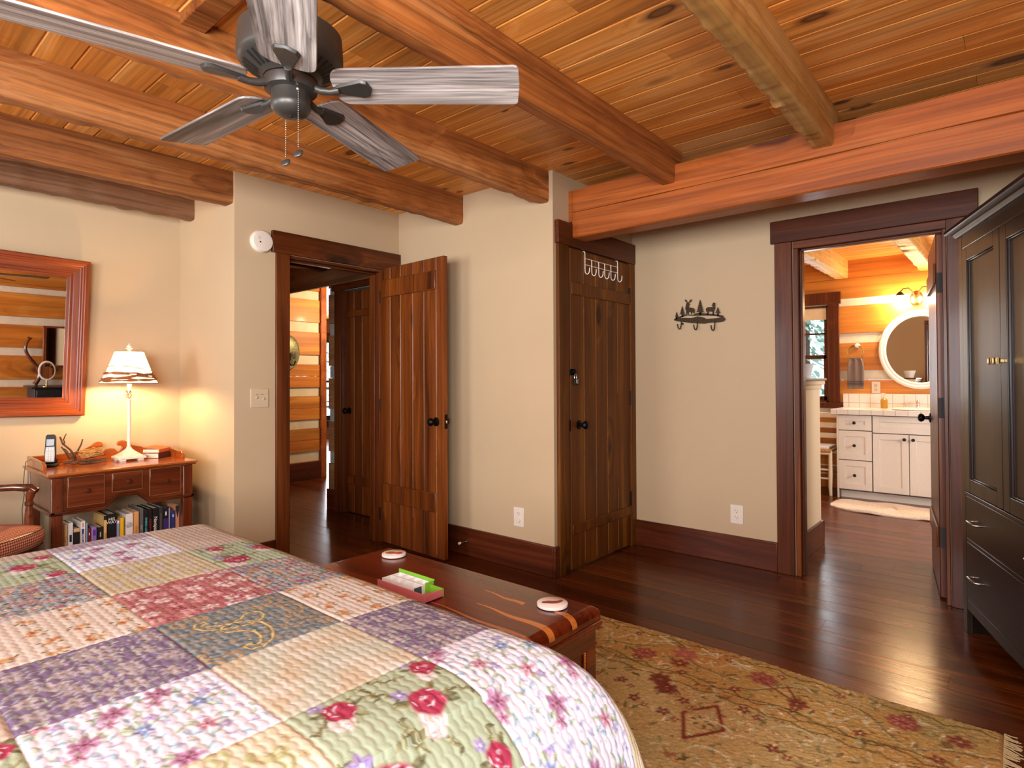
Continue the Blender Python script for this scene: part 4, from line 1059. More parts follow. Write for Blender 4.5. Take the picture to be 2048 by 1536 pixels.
b.prism([(-.205, .45), (.205, .45), (.21, .90), (.12, .94), (-.12, .94), (-.21, .90)], 'Y', -.29, -.255); b.build('chair_back', M['chairwood'], ac, bevel=.01)

# ================================================================== BED and QUILT
QZ = .625
bed = thing('bed', 'king bed hidden under the patchwork quilt', 'bed', (-1.62, .0, 0))
MB().box(-.93, .93, -1.0, .99, .27, .585).build('mattress', M['towel'], bed, bevel=.06, seg=4)
MB().box(-.92, .92, -1.0, .98, .1, .265).build('box_base', M['trimx'], bed, bevel=.01)
for sx in (-.86, .86):
    for sy in (-.93, .9): MB().box(sx-.03, sx+.03, sy-.03, sy+.03, 0, .1).build('leg', M['trim'], bed)
MB().box(-.95, .95, -1.06, -1.0, 0, 1.1).build('headboard', M['trimx'], bed, bevel=.015)

# cloth coordinates s (across, x) and t (along, y)
S0, S1, T0, T1 = -2.98, .06, -.98, 1.66
sA = np.concatenate([np.arange(S0, -2.62, .012), np.arange(-2.62, -.28, .0029), np.arange(-.28, S1, .012)])
tA = np.concatenate([np.arange(T0, -.02, .03), np.arange(-.02, 1.30, .0029), np.arange(1.30, T1, .012)])
NS, NTt = len(sA), len(tA)
ss, tt = np.meshgrid(sA, tA, indexing='ij')
canvas = np.zeros((NS, NTt, 3))
Lc = lambda h: np.array(lin(h))
def region(x0, x1, y0, y1):
    i0, i1 = np.searchsorted(sA, [x0, x1]); j0, j1 = np.searchsorted(tA, [y0, y1]); return i0, i1, j0, j1
class Patch:
    def __init__(s, x0, x1, y0, y1, seed):
        s.b = (x0, x1, y0, y1); s.i0, s.i1, s.j0, s.j1 = region(x0, x1, y0, y1); s.r = np.random.default_rng(seed)
    def ok(s): return s.i1 > s.i0 and s.j1 > s.j0
    def fill(s, c): canvas[s.i0:s.i1, s.j0:s.j1] = Lc(c)
    def mottle(s, c, f=60., amt=.5, seed=0):
        x, y = ss[s.i0:s.i1, s.j0:s.j1], tt[s.i0:s.i1, s.j0:s.j1]; r = np.random.default_rng(seed+5); n = 0
        for _ in range(7):
            a = r.uniform(0, 2*PI); fr = f*r.uniform(.5, 1.6); n = n+np.sin((x*math.cos(a)+y*math.sin(a))*fr+r.uniform(0, 6))
        m = np.clip(n/3.5, 0, 1)[..., None]*amt; A = canvas[s.i0:s.i1, s.j0:s.j1]; A += (Lc(c)-A)*m
    def blob(s, cx, cy, rx, ry, ang, c, al=1., soft=.35, jag=0.):
        R = max(rx, ry)*1.2
        i0, i1, j0, j1 = region(cx-R, cx+R, cy-R, cy+R)
        i0, i1, j0, j1 = max(i0, s.i0), min(i1, s.i1), max(j0, s.j0), min(j1, s.j1)
        if i1 <= i0 or j1 <= j0: return
        x, y = ss[i0:i1, j0:j1]-cx, tt[i0:i1, j0:j1]-cy; ca, sa = math.cos(ang), math.sin(ang)
        u, v = (x*ca+y*sa)/rx, (-x*sa+y*ca)/ry; d = np.sqrt(u*u+v*v)
        if jag: d = d*(1+jag*np.sin(np.arctan2(v, u)*5+cx*900))
        m = np.clip((1-d)/soft, 0, 1)[..., None]*al; A = canvas[i0:i1, j0:j1]; A += (np.asarray(c)-A)*m
    def leaf(s, cx, cy, l, w, ang, c, al=.9):
        R = l*.6; i0, i1, j0, j1 = region(cx-R, cx+R, cy-R, cy+R)
        i0, i1, j0, j1 = max(i0, s.i0), min(i1, s.i1), max(j0, s.j0), min(j1, s.j1)
        if i1 <= i0 or j1 <= j0: return
        x, y = ss[i0:i1, j0:j1]-cx, tt[i0:i1, j0:j1]-cy; ca, sa = math.cos(ang), math.sin(ang)
        u, v = (x*ca+y*sa)/(l/2), (-x*sa+y*ca)/(w/2); d = np.abs(v)+u*u
        m = np.clip((1-d)/.3, 0, 1)[..., None]*al; cc = np.asarray(c)*(1+.25*np.sign(v)[..., None]*(np.abs(v)[..., None] < .9)); A = canvas[i0:i1, j0:j1]; A += (cc-A)*m
    def stroke(s, pts, w, c, al=1.):
        for (x0, y0), (x1, y1) in zip(pts[:-1], pts[1:]):
            n = max(1, int(math.hypot(x1-x0, y1-y0)/(w*.8)))
            for q in range(n): s.blob(x0+(x1-x0)*q/n, y0+(y1-y0)*q/n, w, w, 0, c, al, .6)
    def flower(s, cx, cy, R, n, c, centre, c2=None):
        c = np.asarray(c); a0 = s.r.uniform(0, 6)
        for k in range(n):
            a = a0+2*PI*k/n; q = s.r.uniform(.85, 1.12)
            s.blob(cx+R*.55*math.cos(a), cy+R*.55*math.sin(a), R*.52, R*.36, a, c*q, .92, .45)
            if c2 is not None: s.blob(cx+R*.35*math.cos(a), cy+R*.35*math.sin(a), R*.32, R*.12, a, c2, .75, .6)
        s.blob(cx, cy, R*.22, R*.22, 0, centre, .95, .5)
    def rose(s, cx, cy, R, c, c2, c3):
        s.blob(cx, cy, R, R*.92, 0, c, .97, .2, .06)
        for k in range(16):
            a = s.r.uniform(0, 6.28); d = R*s.r.uniform(.15, .82)
            s.blob(cx+d*math.cos(a), cy+d*math.sin(a), R*.24, R*.07, a+PI/2+.3, c3 if k % 2 else c2, .85, .5)
    def pts(s, pitch, jit=.35):
        x0, x1, y0, y1 = s.b; o = []
        nx, ny = max(1, round((x1-x0)/pitch)), max(1, round((y1-y0)/pitch))
        for i in range(nx):
            for j in range(ny):
                o.append((x0+(i+.5+(j % 2)*.5-.25+s.r.uniform(-jit, jit))*pitch, y0+(j+.5+s.r.uniform(-jit, jit))*pitch))
        s.r.shuffle(o); return [tuple(q) for q in o]
# fabrics -----------------------------------------------------------------
def f_white(p):
    p.fill('#E3DDE0'); p.mottle('#EDEAEC', 30, .8)
    for x, y in p.pts(.027, .5): p.leaf(x, y, .025, .012, p.r.uniform(0, 6), Lc(['#A3BDBC', '#B0BC98', '#97B6C2', '#B9B4CC'][p.r.integers(4)]), .8)
    for x, y in p.pts(.028, .6): p.blob(x, y, .004, .003, p.r.uniform(0, 6), Lc(['#B08AA8', '#8FA4C4', '#C79AA6', '#AEB58C'][p.r.integers(4)]), .6)
    for q, (x, y) in enumerate(p.pts(.088, .3)):
        k = q % 4
        for _ in range(5): a = p.r.uniform(0, 6); p.leaf(x+.026*math.cos(a), y+.026*math.sin(a), .028, .012, a, Lc('#9DA67A' if _ % 2 else '#B4BF9A'), .85)
        if k in (0, 2): p.flower(x, y, .026, 6, Lc('#B27A94'), Lc('#7E2440'), Lc('#8E3A5A')); p.flower(x+.03, y-.015, .017, 5, Lc('#C493A6'), Lc('#8A3048'), Lc('#A04A68'))
        elif k == 1: p.flower(x, y, .018, 5, Lc('#7E95BC'), Lc('#DCD8E4'), Lc('#5F78A6')); p.flower(x-.03, y+.02, .014, 5, Lc('#B4A2C8'), Lc('#8F7AAE'))
        else: p.flower(x, y, .02, 5, Lc('#C98E96'), Lc('#8A2A3A'), Lc('#A4485A')); p.flower(x+.022, y+.02, .013, 5, Lc('#B09AC0'), Lc('#D8D0E0'))
def f_cream(p):
    p.fill('#DCCAB4'); p.mottle('#E4D5C2', 40, .7)
    for x, y in p.pts(.03, .6): p.stroke([(x, y), (x+.012, y+p.r.uniform(-.01, .01))], .0016, Lc('#CDB6A2'), .6)
    for x, y in p.pts(.078, .18):
        for _ in range(7): a = p.r.uniform(0, 6); p.leaf(x+.02*math.cos(a), y+.02*math.sin(a), .015, .006, a+.5, Lc(['#5A5A3C', '#6E6A42', '#87803F'][_ % 3]), .9)
        for _ in range(3): p.flower(x+p.r.uniform(-.014, .014), y+p.r.uniform(-.014, .014), .0125, 5, Lc(['#D39A5C', '#C77F4C', '#DBB078'][_]), Lc('#9A4A22'), Lc('#C06A3E'))
def f_greyblue(p):
    p.fill('#9DA1A4'); p.mottle('#B4B6B4', 45, .8)
    for x, y in p.pts(.017, .6): p.leaf(x, y, .022, .009, p.r.uniform(0, 6), Lc(['#5F5A42', '#75704E', '#8A7F58', '#4C4A38'][p.r.integers(4)]), .85)
    for x, y in p.pts(.030, .5): p.flower(x, y, p.r.uniform(.010, .017), 5, Lc(['#C49092', '#D9B49C', '#CDA88E', '#B06A72', '#DCCDB4', '#C9A064'][p.r.integers(6)]), Lc('#8A3C40'), Lc('#A85A5E'))
def f_pink(p):
    p.fill('#B46A66'); p.mottle('#C07E78', 40, .7)
    for x, y in p.pts(.026, .5): p.leaf(x, y, .022, .008, p.r.uniform(0, 6), Lc(['#7A6A40', '#8E7A4C', '#A0485A'][p.r.integers(3)]), .85)
    for q, (x, y) in enumerate(p.pts(.052, .35)): p.flower(x, y, .022, 6, Lc('#E2CFC4' if q % 3 else '#D9A09A'), Lc('#B07A4A'), Lc('#C98E88'))
    for x, y in p.pts(.045, .5): p.flower(x, y, .011, 5, Lc('#9C3E4E'), Lc('#D9B0A0'))
def paisley(p, x, y, R, ang, c, c2):
    pts = []; ca, sa = math.cos(ang), math.sin(ang)
    for px, py in ((.35, .75), (.6, .6), (.72, .3), (.65, -.05), (.4, -.35), (.1, -.55), (-.3, -.68), (-.65, -.62), (-.8, -.4), (-.7, -.2), (-.55, -.25), (-.6, -.42), (-.45, -.48), (-.15, -.36), (.1, -.12), (.15, .2), (.05, .5), (.15, .7), (.35, .75)):
        px *= R; py *= R; pts.append((x+px*ca-py*sa, y+px*sa+py*ca))
    p.stroke(pts, .0058, c2); p.stroke(pts, .0034, c)
    for q in range(0, 18, 2): p.blob(pts[q][0]*.72+(x+.3*R*ca)*.28, pts[q][1]*.72+(y+.3*R*sa)*.28, .0045, .0035, 0, c, .8)
def f_teal(p):
    p.fill('#76807E'); p.mottle('#A3A296', 260, 1.); p.mottle('#566468', 330, 1., 3); p.mottle('#A88E6E', 150, .7, 9)
    for x, y in p.pts(.014, .6): p.blob(x, y, .0035, .0025, p.r.uniform(0, 6), Lc(['#A89274', '#5E6A6C', '#B09C80', '#4E5A5C'][p.r.integers(4)]), .7)
    x0, x1, y0, y1 = p.b; w, h = x1-x0, y1-y0
    for fx, fy, R, a in ((.36, .42, .085, .5), (.68, .40, .095, 2.3), (.2, .8, .05, 1.2), (.82, .82, .06, 3.4), (.12, .2, .045, 4.), (.9, .1, .05, .2), (.5, .85, .05, 2.)):
        strong = R > .08
        paisley(p, x0+fx*w, y0+fy*h, R, a, Lc('#D8C07C' if strong else '#B89A72'), Lc('#6E5430' if strong else '#8A765A'))
def f_purple(p):
    p.fill('#7E6880'); p.mottle('#8A7490', 30, .7)
    for x, y in p.pts(.04, .4):
        a = p.r.uniform(0, 6); p.stroke([(x, y), (x+.02*math.cos(a), y+.02*math.sin(a)), (x+.034*math.cos(a+.5), y+.034*math.sin(a+.5))], .0014, Lc('#A9A892'), .8)
    for x, y in p.pts(.019, .5): p.leaf(x, y, .024, .0085, p.r.uniform(0, 6), Lc(['#A9AB96', '#BDB8A4', '#8E9480', '#A29AA0'][p.r.integers(4)]), .85)
    for x, y in p.pts(.056, .35): p.flower(x, y, .021, 5, Lc('#BFB0A4'), Lc('#8A6E70'), Lc('#A28E90')); p.flower(x+.022, y+.012, .012, 5, Lc('#B5A6A4'), Lc('#83687A'))
def f_tan(p):
    p.fill('#CBB694'); x, y = ss[p.i0:p.i1, p.j0:p.j1], tt[p.i0:p.i1, p.j0:p.j1]
    m = (.5+.5*np.sin(x*34+np.sin(y*21)*1.4+y*16))[..., None]; A = canvas[p.i0:p.i1, p.j0:p.j1]; A += (Lc('#C3C1A6')-A)*m
    p.mottle('#D9D1BC', 60, .7)
    for x, y in p.pts(.03, .5): p.stroke([(x-.01, y), (x, y+.005), (x+.011, y-.002)], .0028, Lc('#DDD9CC'), .55)
def f_green(p):
    p.fill('#AEB793'); p.mottle('#B9C0A0', 30, .6)
    for x, y in p.pts(.075, .4):
        a = p.r.uniform(0, 6)
        p.stroke([(x+q*.012*math.cos(a+q*.12), y+q*.012*math.sin(a+q*.12)) for q in range(6)], .0016, Lc('#6F6844'), .8)
        for q in range(6): p.leaf(x+q*.012*math.cos(a+q*.12), y+q*.012*math.sin(a+q*.12), .022, .009, a+(1 if q % 2 else -1), Lc(['#6B6240', '#857A4C', '#968C60'][q % 3]), .9)
    x0, x1, y0, y1 = p.b; w, h = x1-x0, y1-y0
    for fx, fy, R in ((.42, .68, .040), (.75, .22, .048), (.16, .25, .034), (.9, .85, .03), (.12, .9, .03)):
        cx, cy = x0+fx*w, y0+fy*h
        for _ in range(6): a = p.r.uniform(0, 6); p.leaf(cx+R*1.1*math.cos(a), cy+R*1.1*math.sin(a), R, R*.42, a, Lc('#6E6A46' if _ % 2 else '#8C8658'), .9)
        p.rose(cx+R*1.0, cy-R*.5, R*.75, Lc('#E0D6C8'), Lc('#C99AA0'), Lc('#D8C0A8'))
        p.rose(cx, cy, R, Lc('#A82A48'), Lc('#E4D2D0'), Lc('#C24A62'))
        p.flower(cx-R*1.1, cy-R*.7, R*.5, 5, Lc('#A894BC'), Lc('#E4DCE8'), Lc('#8A76A4'))
def f_beige(p, c='#CDBB98'):
    p.fill(c); p.mottle('#D8C9A8', 40, .7)
    for x, y in p.pts(.07, .25):
        p.blob(x, y, .028, .02, p.r.uniform(0, 3), Lc('#C2B8B0'), .6); p.blob(x, y, .018, .012, 0, Lc('#D3C7B8'), .7); p.blob(x, y, .008, .006, 0, Lc('#9E98A8'), .8)
    for x, y in p.pts(.045, .5): paisley(p, x, y, .016, p.r.uniform(0, 6), Lc('#C6B47E'), Lc('#BBA67C'))
def f_plain(p):
    p.fill('#C5AE98'); p.mottle('#D0BDA6', 50, .8)
    for x, y in p.pts(.03, .5): p.stroke([(x-.01, y), (x+.008, y+.004)], .002, Lc('#B79A86'), .6)
def f_lav(p):
    p.fill('#A8939A'); p.mottle('#B9A6A4', 50, .8)
    for x, y in p.pts(.03, .5): p.leaf(x, y, .02, .007, p.r.uniform(0, 6), Lc('#C0B2A2'), .7)
def f_gold(p):
    p.fill('#DCD0AE'); p.mottle('#E3DABF', 40, .7)
    for x, y in p.pts(.07, .3): paisley(p, x, y, .034, p.r.uniform(0, 6), Lc('#B7B87A'), Lc('#C9B690'))
    for x, y in p.pts(.05, .4): p.flower(x, y, .012, 6, Lc('#CDB88C'), Lc('#A8925C'))
def f_medal(p):
    p.fill('#DDE0E0'); p.mottle('#E6E8EA', 40, .7); x0, x1, y0, y1 = p.b; w, h = x1-x0, y1-y0
    for q in range(26):
        a = 2*PI*q/26; p.blob(x0+w*.5+.125*math.cos(a), y0+h*.5+.125*math.sin(a), .022, .014, a, Lc('#A9B483'), .9); p.blob(x0+w*.5+.125*math.cos(a), y0+h*.5+.125*math.sin(a), .006, .006, 0, Lc('#D5DAB8'), .9)
    for q in range(60): a = 2*PI*q/60; p.blob(x0+w*.5+.088*math.cos(a), y0+h*.5+.088*math.sin(a), .012, .012, 0, Lc('#A9B2D2'), .8)
    for q in range(14):
        a = 2*PI*q/14; p.leaf(x0+w*.5+.03*math.cos(a), y0+h*.5+.03*math.sin(a), .05, .012, a, Lc('#AEBAD8'), .85)
    for fx, fy in ((.05, .1), (.95, .92), (.08, .9), (.93, .1)): p.rose(x0+fx*w, y0+fy*h, .032, Lc('#B0304E'), Lc('#E8D8D8'), Lc('#C8546C'))
colsX = [-3.2, -2.71, -2.41, -2.11, -1.81, -1.505, -1.21, -.93, -.63, -.33, -.03, .3]
rowsY = [-1.2, -.09, .208, .507, .803, 1.10, 1.40, 1.8]
seq = [f_plain, f_green, f_greyblue, f_cream, f_purple, f_white, f_medal, f_green, f_beige]
grid_f = {
 4: [f_white, f_plain, f_plain, f_green, f_greyblue, f_cream, f_purple, f_white, f_white, f_medal, f_green],
 3: [f_plain, f_lav, f_white, f_beige, f_pink, f_teal, f_tan, f_green, f_white, f_medal, f_green],
 2: [f_tan, f_plain, f_green, f_greyblue, f_cream, f_purple, f_white, f_gold, f_medal, f_green, f_pink],
}
order = [f_plain, f_beige, f_pink, f_teal, f_plain, f_green, f_white, f_gold, f_purple, f_cream, f_tan]
row_to = {0: [f_tan]*11, 1: [f_beige, f_pink, f_teal, f_tan, f_beige, f_plain, f_green, f_white, f_purple, f_cream, f_white]}
# rowsY index: 0: far behind camera, 1: -.09-.208, 2: .208-.507, 3: .507-.803, 4: .803-1.10, 5,6: over the foot
for ri in range(7):
    row = grid_f.get(ri) or row_to.get(ri) or [order[(q+ri*3) % 11] for q in range(11)]
    for ci in range(11):
        p = Patch(colsX[ci], colsX[ci+1], rowsY[ri], rowsY[ri+1], ri*100+ci)
        if not p.ok(): continue
        if ri == 0 or ri == 6: p.fill('#D8CCB8'); continue
        row[ci](p)
# quilting: rows of scalloped stitching running across the bed, plus loose puckers
nz = np.zeros_like(ss); r_ = np.random.default_rng(3)
for _ in range(10):
    a = r_.uniform(0, PI); fr = r_.uniform(6, 40); nz += np.sin((ss*math.cos(a)+tt*math.sin(a))*fr+r_.uniform(0, 6))/10
rowp = .0185
row_i = np.floor(tt/rowp); fr_ = tt/rowp-row_i
lobe = .030; ph_ = (ss/lobe+.5*(row_i % 2)+.25*np.sin(row_i*1.7)+.12*nz) % 1
arch = .42*np.sqrt(np.clip(1-(2*ph_-1)**2, 0, 1))
d1_ = np.abs(((fr_-arch+.5) % 1)-.5)*rowp
puff = .0011*(1-np.exp(-(d1_/.0032)**2))
fine_ = np.zeros_like(ss)
for _ in range(12):
    a = r_.normal(PI/2, .5); fr = r_.uniform(120, 420); fine_ += np.sin((ss*math.cos(a)+tt*math.sin(a))*fr+r_.uniform(0, 6)+3*nz)/12
hgt = puff+.0006*fine_+.003*nz
# seams between patches
for c_ in colsX: hgt -= .0016*np.exp(-((ss-c_)/.0035)**2)
for c_ in rowsY: hgt -= .0016*np.exp(-((tt-c_)/.0035)**2)
def bend(q, e, r):
    """arc-length coordinate q past edge e bends down over radius r: returns (advance, drop, normal horizontal, vertical)."""
    d = np.clip(q-e, 0, None); th = np.clip(d/r, 0, PI/2); ex = np.clip(d-r*PI/2, 0, None)
    return np.minimum(q, e)+r*np.sin(th)+ex*.10, r*(1-np.cos(th))+ex*.99, np.sin(th)
xr, dropR, nR = bend(ss, -.86, .27)
xl, dropL, nL = bend(-ss, 2.47, .13)
yf, dropF, nF = bend(tt, .985, .115)
X = np.where(ss > -1.6, xr, -xl); Y = yf.copy()
side = np.where(ss > -1.6, dropR, dropL); nx_ = np.where(ss > -1.6, nR, -nL)
drop = (side**2.6+dropF**2.6)**(1/2.6)
# where both edges fall the corner gathers outward
cor = np.clip(np.minimum(dropR, dropF), 0, .6); X += np.where(ss > -1.6, .10*cor, -.06*cor); Y += .05*cor-.10*np.clip(dropR-.05, 0, 1)*nF
Zq = np.clip(QZ-drop, .03, None)
wav = .012*np.sin(tt*9+1.)+.008*np.sin(tt*23)
X += np.where(ss > -1.6, np.clip(dropR-.12, 0, .5)*.9*wav/.012*.02, 0)
nv = np.stack([nx_, nF*.9, np.sqrt(np.clip(1-nx_**2-.81*nF**2, .02, 1))], -1); nv /= np.linalg.norm(nv, axis=-1, keepdims=True)
crown = .012*np.cos(np.clip((ss+1.6)/2.0, -1, 1)*PI/2)*np.clip((1.05-tt)/.3, 0, 1)
P = np.stack([X, Y, Zq+crown*(drop < .02)], -1)+nv*hgt[..., None]
canvas *= np.array([.74, .84, .99])
quilt = arr_mesh('quilt', P.reshape(-1, 3)-np.array([-1.62, .2, 0]), grid_faces(NS, NTt), vcol('quilted cotton patchwork', .9, .25, 700, 0, .0012, .1), col=canvas.reshape(-1, 3), loc=(-1.62, .2, 0))
tag(quilt, 'floral patchwork quilt spread over the bed', 'quilt')

# ================================================================== CEDAR CHEST
ch = thing('cedar_chest', 'red cedar blanket chest with rounded lid at the foot of the bed', 'chest', (-1.545, 1.415, .012))
CZ = .470; CT = CZ+.012
b = MB(); n = 16
def lidring(x):
    pts = [(.205, CZ-.045)]
    for q in range(9): a = q/8*PI/2; pts.append((.175+.03*math.cos(a), CZ-.032+.032*math.sin(a)))
    pts += [(0, CZ+.001)]
    for q in range(9): a = PI/2+q/8*PI/2; pts.append((-.175+.03*math.cos(a), CZ-.032+.032*math.sin(a)))
    pts += [(-.205, CZ-.045)]
    return [(x, p[0], p[1]) for p in pts]
def lid_end(x, s):
    out = []
    for q in range(7):
        a = q/6*PI/2; k = (1-math.cos(a))*.03
        out.append([(x+s*.03*math.sin(a), p[1], max(CZ-.045, min(p[2], CZ+.001-k))) for p in lidring(0)])
    return out
b.rings(lid_end(-.50, -1)[::-1]+lid_end(.497, 1)); b.build('lid', M['cedar'], ch, bevel=.002, smooth=True)
# sapwood streaks let into the lid surface and its end
b = MB()
def streak(xa, xb, ya, yb, w0, w1):
    k = 14; L_, R_ = [], []
    for q in range(k+1):
        t = q/k; x = xa+(xb-xa)*t; y = ya+(yb-ya)*t+.004*math.sin(t*9); w = w0+(w1-w0)*t
        L_.append((x, y-w)); R_.append((x, y+w))
    b.prism(L_+R_[::-1], 'Z', CZ-.006, CZ+.0016)
streak(.22, .497, -.040, -.052, .001, .013); streak(.16, .34, .062, .05, .0008, .009); streak(.10, .497, -.125, -.14, .0015, .010)
streak(.42, .497, .075, .062, .001, .012)
for ya, yb, wd in ((-.052, -.058, .013), (-.14, -.144, .010), (.062, .058, .012)):
    b.rings([[(.497+.0315*math.sin(a), y_, CZ-.0300+.0312*math.cos(a)) for y_ in (ya-wd, ya+wd)]+[(.48, ya+wd, CZ-.04), (.48, ya-wd, CZ-.04)] for a in np.linspace(0, PI/2, 8)])
b.build('sapwood_streaks', M['cedarlight'], ch)
b = MB().box(-.52, .532, -.21, .21, CZ-.062, CZ-.046).box(-.515, .524, -.203, .203, CZ-.072, CZ-.062); b.build('top_moulding', M['cedarlight'] if False else M['cedar'], ch, bevel=.004)
MB().box(-.50, .505, -.19, .19, .06, CZ-.072).build('body', M['cedarend'], ch, bevel=.003)
b = MB()
for y0, y1, z0, z1 in ((-.195, -.145, .05, CZ-.073), (.145, .195, .05, CZ-.073), (-.145, .145, CZ-.13, CZ-.073), (-.145, .145, .05, .12)): b.box(.505, .516, y0, y1, z0, z1)
for x0, x1 in ((-.5, -.43), (.44, .512)): b.box(x0, x1, .19, .2, .05, CZ-.073)
b.box(-.43, .44, .19, .2, CZ-.13, CZ-.073).box(-.43, .44, .19, .2, .05, .12)
b.build('end_frame', M['cedarend'], ch, bevel=.003)
for y in (-.138, .138):
    b = MB()
    for i in range(34): b.sphere((.511, y, .125+i*.0068), .0042, 6, 4)
    b.build('beaded_strip', M['cedarlight'], ch, smooth=True)
b = MB().box(-.515, .52, -.2, .205, 0, .055); b.build('plinth', M['cedarend'], ch, bevel=.006)

def coaster(label, x, y, print_cols, seed):
    r = thing('coaster', label, 'coaster', (x, y, CT+.0028), .4, 'round stone coasters on the cedar chest')
    MB().lathe([(.001, 0), (.0475, 0), (.0485, .001), (.0485, .0085), (.0465, .010), (.001, .010)], n=56).build('disc', M['ceramic'], r, smooth=True)
    MB().lathe([(.001, -.0012), (.044, -.0012), (.044, .0002), (.001, .0002)], n=40).build('cork_base', M['knobbrown'], r)
    q = random.Random(seed)
    for c, pts in print_cols:
        b = MB(); b.prism([(px*.00125, py*.00125) for px, py in pts], 'Z', .0095, .0104); b.build('printed_motif', plain('coaster print '+c, c, .6, var=.45, scale=220), r)
    return r
coaster('white coaster with orange and red print, at the far end of the cedar chest', -1.942, 1.533,
        [('#A8642E', [(-28, -6), (-20, 6), (-5, 10), (4, 4), (6, -8), (-6, -14), (-22, -14)]), ('#B8402A', [(4, 4), (16, 14), (26, 10), (30, 0), (20, -8), (6, -8)])], 1)
coaster('white coaster with dark red state shaped print, at the near end of the chest', -1.128, 1.513,
        [('#8A4444', [(-26, -10), (-20, -14), (-8, -12), (4, -10), (14, -4), (22, 6), (24, 18), (18, 22), (10, 12), (0, 8), (-12, 6), (-24, -2)])], 2)

pb = thing('organizer_box', 'open little box with white compartments and green and pink rims beside the quilt', 'box', (-1.575, 1.312, CT+.0018), math.radians(0))
wt = plain('white card box', '#E9EEF2', .4); gr = plain('lime green box side', '#7FC23A', .4); pkm = plain('pink box side', '#D07884', .45); nv_ = plain('slate blue divider', '#3A5560', .4)
b = MB().box(-.11, .06, -.035, .045, 0, .006)
for i in range(5): b.box(-.11+i*.042, -.107+i*.042, -.035, .045, .006, .03)
for y in (-.035, .004, .042): b.box(-.11, .061, y, y+.003, .006, .03)
b.build('compartment_tray', wt, pb, bevel=.001)
b = MB().box(-.12, .065, .047, .052, 0, .04).box(.061, .065, .01, .052, 0, .036); b.build('green_side', gr, pb, bevel=.001)
MB().box(.0612, .0628, -.035, -.004, .002, .03).build('slate_end', nv_, pb)
b = MB().box(-.115, .128, -.05, -.046, 0, .028).box(.066, .128, -.046, .03, 0, .004).box(.124, .128, -.046, .03, 0, .026); b.build('pink_tray', pkm, pb, bevel=.001)
b = MB().box(.066, .128, .03, .034, 0, .028); b.build('green_tray_side', gr, pb)
# ================================================================== RUG
RX0, RX1, RY0, RY1 = -2.3, -.05, 1.02, 2.585
sA = np.arange(RX0, RX1+.001, .0055); tA = np.arange(RY0, RY1+.001, .0055)
ss, tt = np.meshgrid(sA, tA, indexing='ij'); canvas = np.zeros(ss.shape+(3,))
p = Patch(RX0, RX1, RY0, RY1+.01, 42); p.j1 = len(tA); p.i1 = len(sA)
p.fill('#A58A52'); p.mottle('#B79E66', 9, .7); p.mottle('#8E8456', 14, .6, 3); p.mottle('#A87440', 11, .6, 8)
bd = np.minimum.reduce([RY1-tt, RX1-ss, ss-RX0])      # distance from the rug edge
A = canvas
mask = (bd > .40)[..., None]; A += (Lc('#A49A70')-A)*mask*.55
def vine(y0, amp, wl, c, w, ph=0., x0=RX0, x1=RX1):
    p.stroke([(x, y0+amp*math.sin(x*2*PI/wl+ph)+.3*amp*math.sin(x*5*PI/wl)) for x in np.arange(x0, x1, .012)], w, c, .85)
dk_o, dk_b, rd, rs, cr_, lg = Lc('#4A4526'), Lc('#4C3520'), Lc('#6A2A22'), Lc('#9A5A4A'), Lc('#C9B896'), Lc('#A9AA86')
for y, am, wl in ((RY1-.055, .012, .16), (RY1-.345, .014, .18), (RY1-.40, .008, .13)): vine(y, am, wl, dk_o, .006)
for x, y in p.pts(.10, .4):
    e = min(RY1-y, RX1-x)
    for _ in range(4): a = p.r.uniform(0, 6); p.leaf(x+.03*math.cos(a), y+.03*math.sin(a), .05, .016, a+p.r.uniform(-.5, .5), [dk_o, lg, Lc('#6E6A40'), cr_][p.r.integers(4)], .7)
for x, y in p.pts(.055, .5): p.blob(x, y, .010, .007, p.r.uniform(0, 3), [rd, Lc('#A07030'), dk_b, lg, cr_][p.r.integers(5)], .65, .4, .2)
# main border: palmettes, rosettes and scrolling vines
vine(RY1-.20, .075, .62, Lc('#6B5A30'), .008, 1.); vine(RY1-.20, .075, .62, lg, .004, 1.15)
k = 0
for x in np.arange(RX0+.12, RX1-.1, .155):
    y = RY1-.20-.07*math.sin(x*2*PI/.62+1.)
    if k % 3 == 0: p.flower(x, y, .058, 8, Lc('#8A4A40'), Lc('#C4A070'), Lc('#B77E70')); p.blob(x, y, .02, .016, 0, Lc('#7A2F2C'), .9)
    elif k % 3 == 1: p.flower(x, y, .042, 6, Lc('#7A3A30'), Lc('#BFA070'), dk_b)
    else:
        for q in (-1, 1): p.stroke([(x+q*.05*t, y+.045*math.sin(t*2.6)*q) for t in np.linspace(0, 1.3, 12)], .008, Lc('#B5B090'), .9)
    k += 1
for x in np.arange(RX0+.1, RX1-.1, .21):
    p.flower(x, RY1-.09, .022, 5, Lc('#7A4034'), cr_); p.flower(x+.1, RY1-.31, .024, 5, Lc('#6E2E26'), cr_)
    p.stroke([(x+.04, RY1-.12), (x+.07, RY1-.105), (x+.11, RY1-.115)], .006, lg, .9)
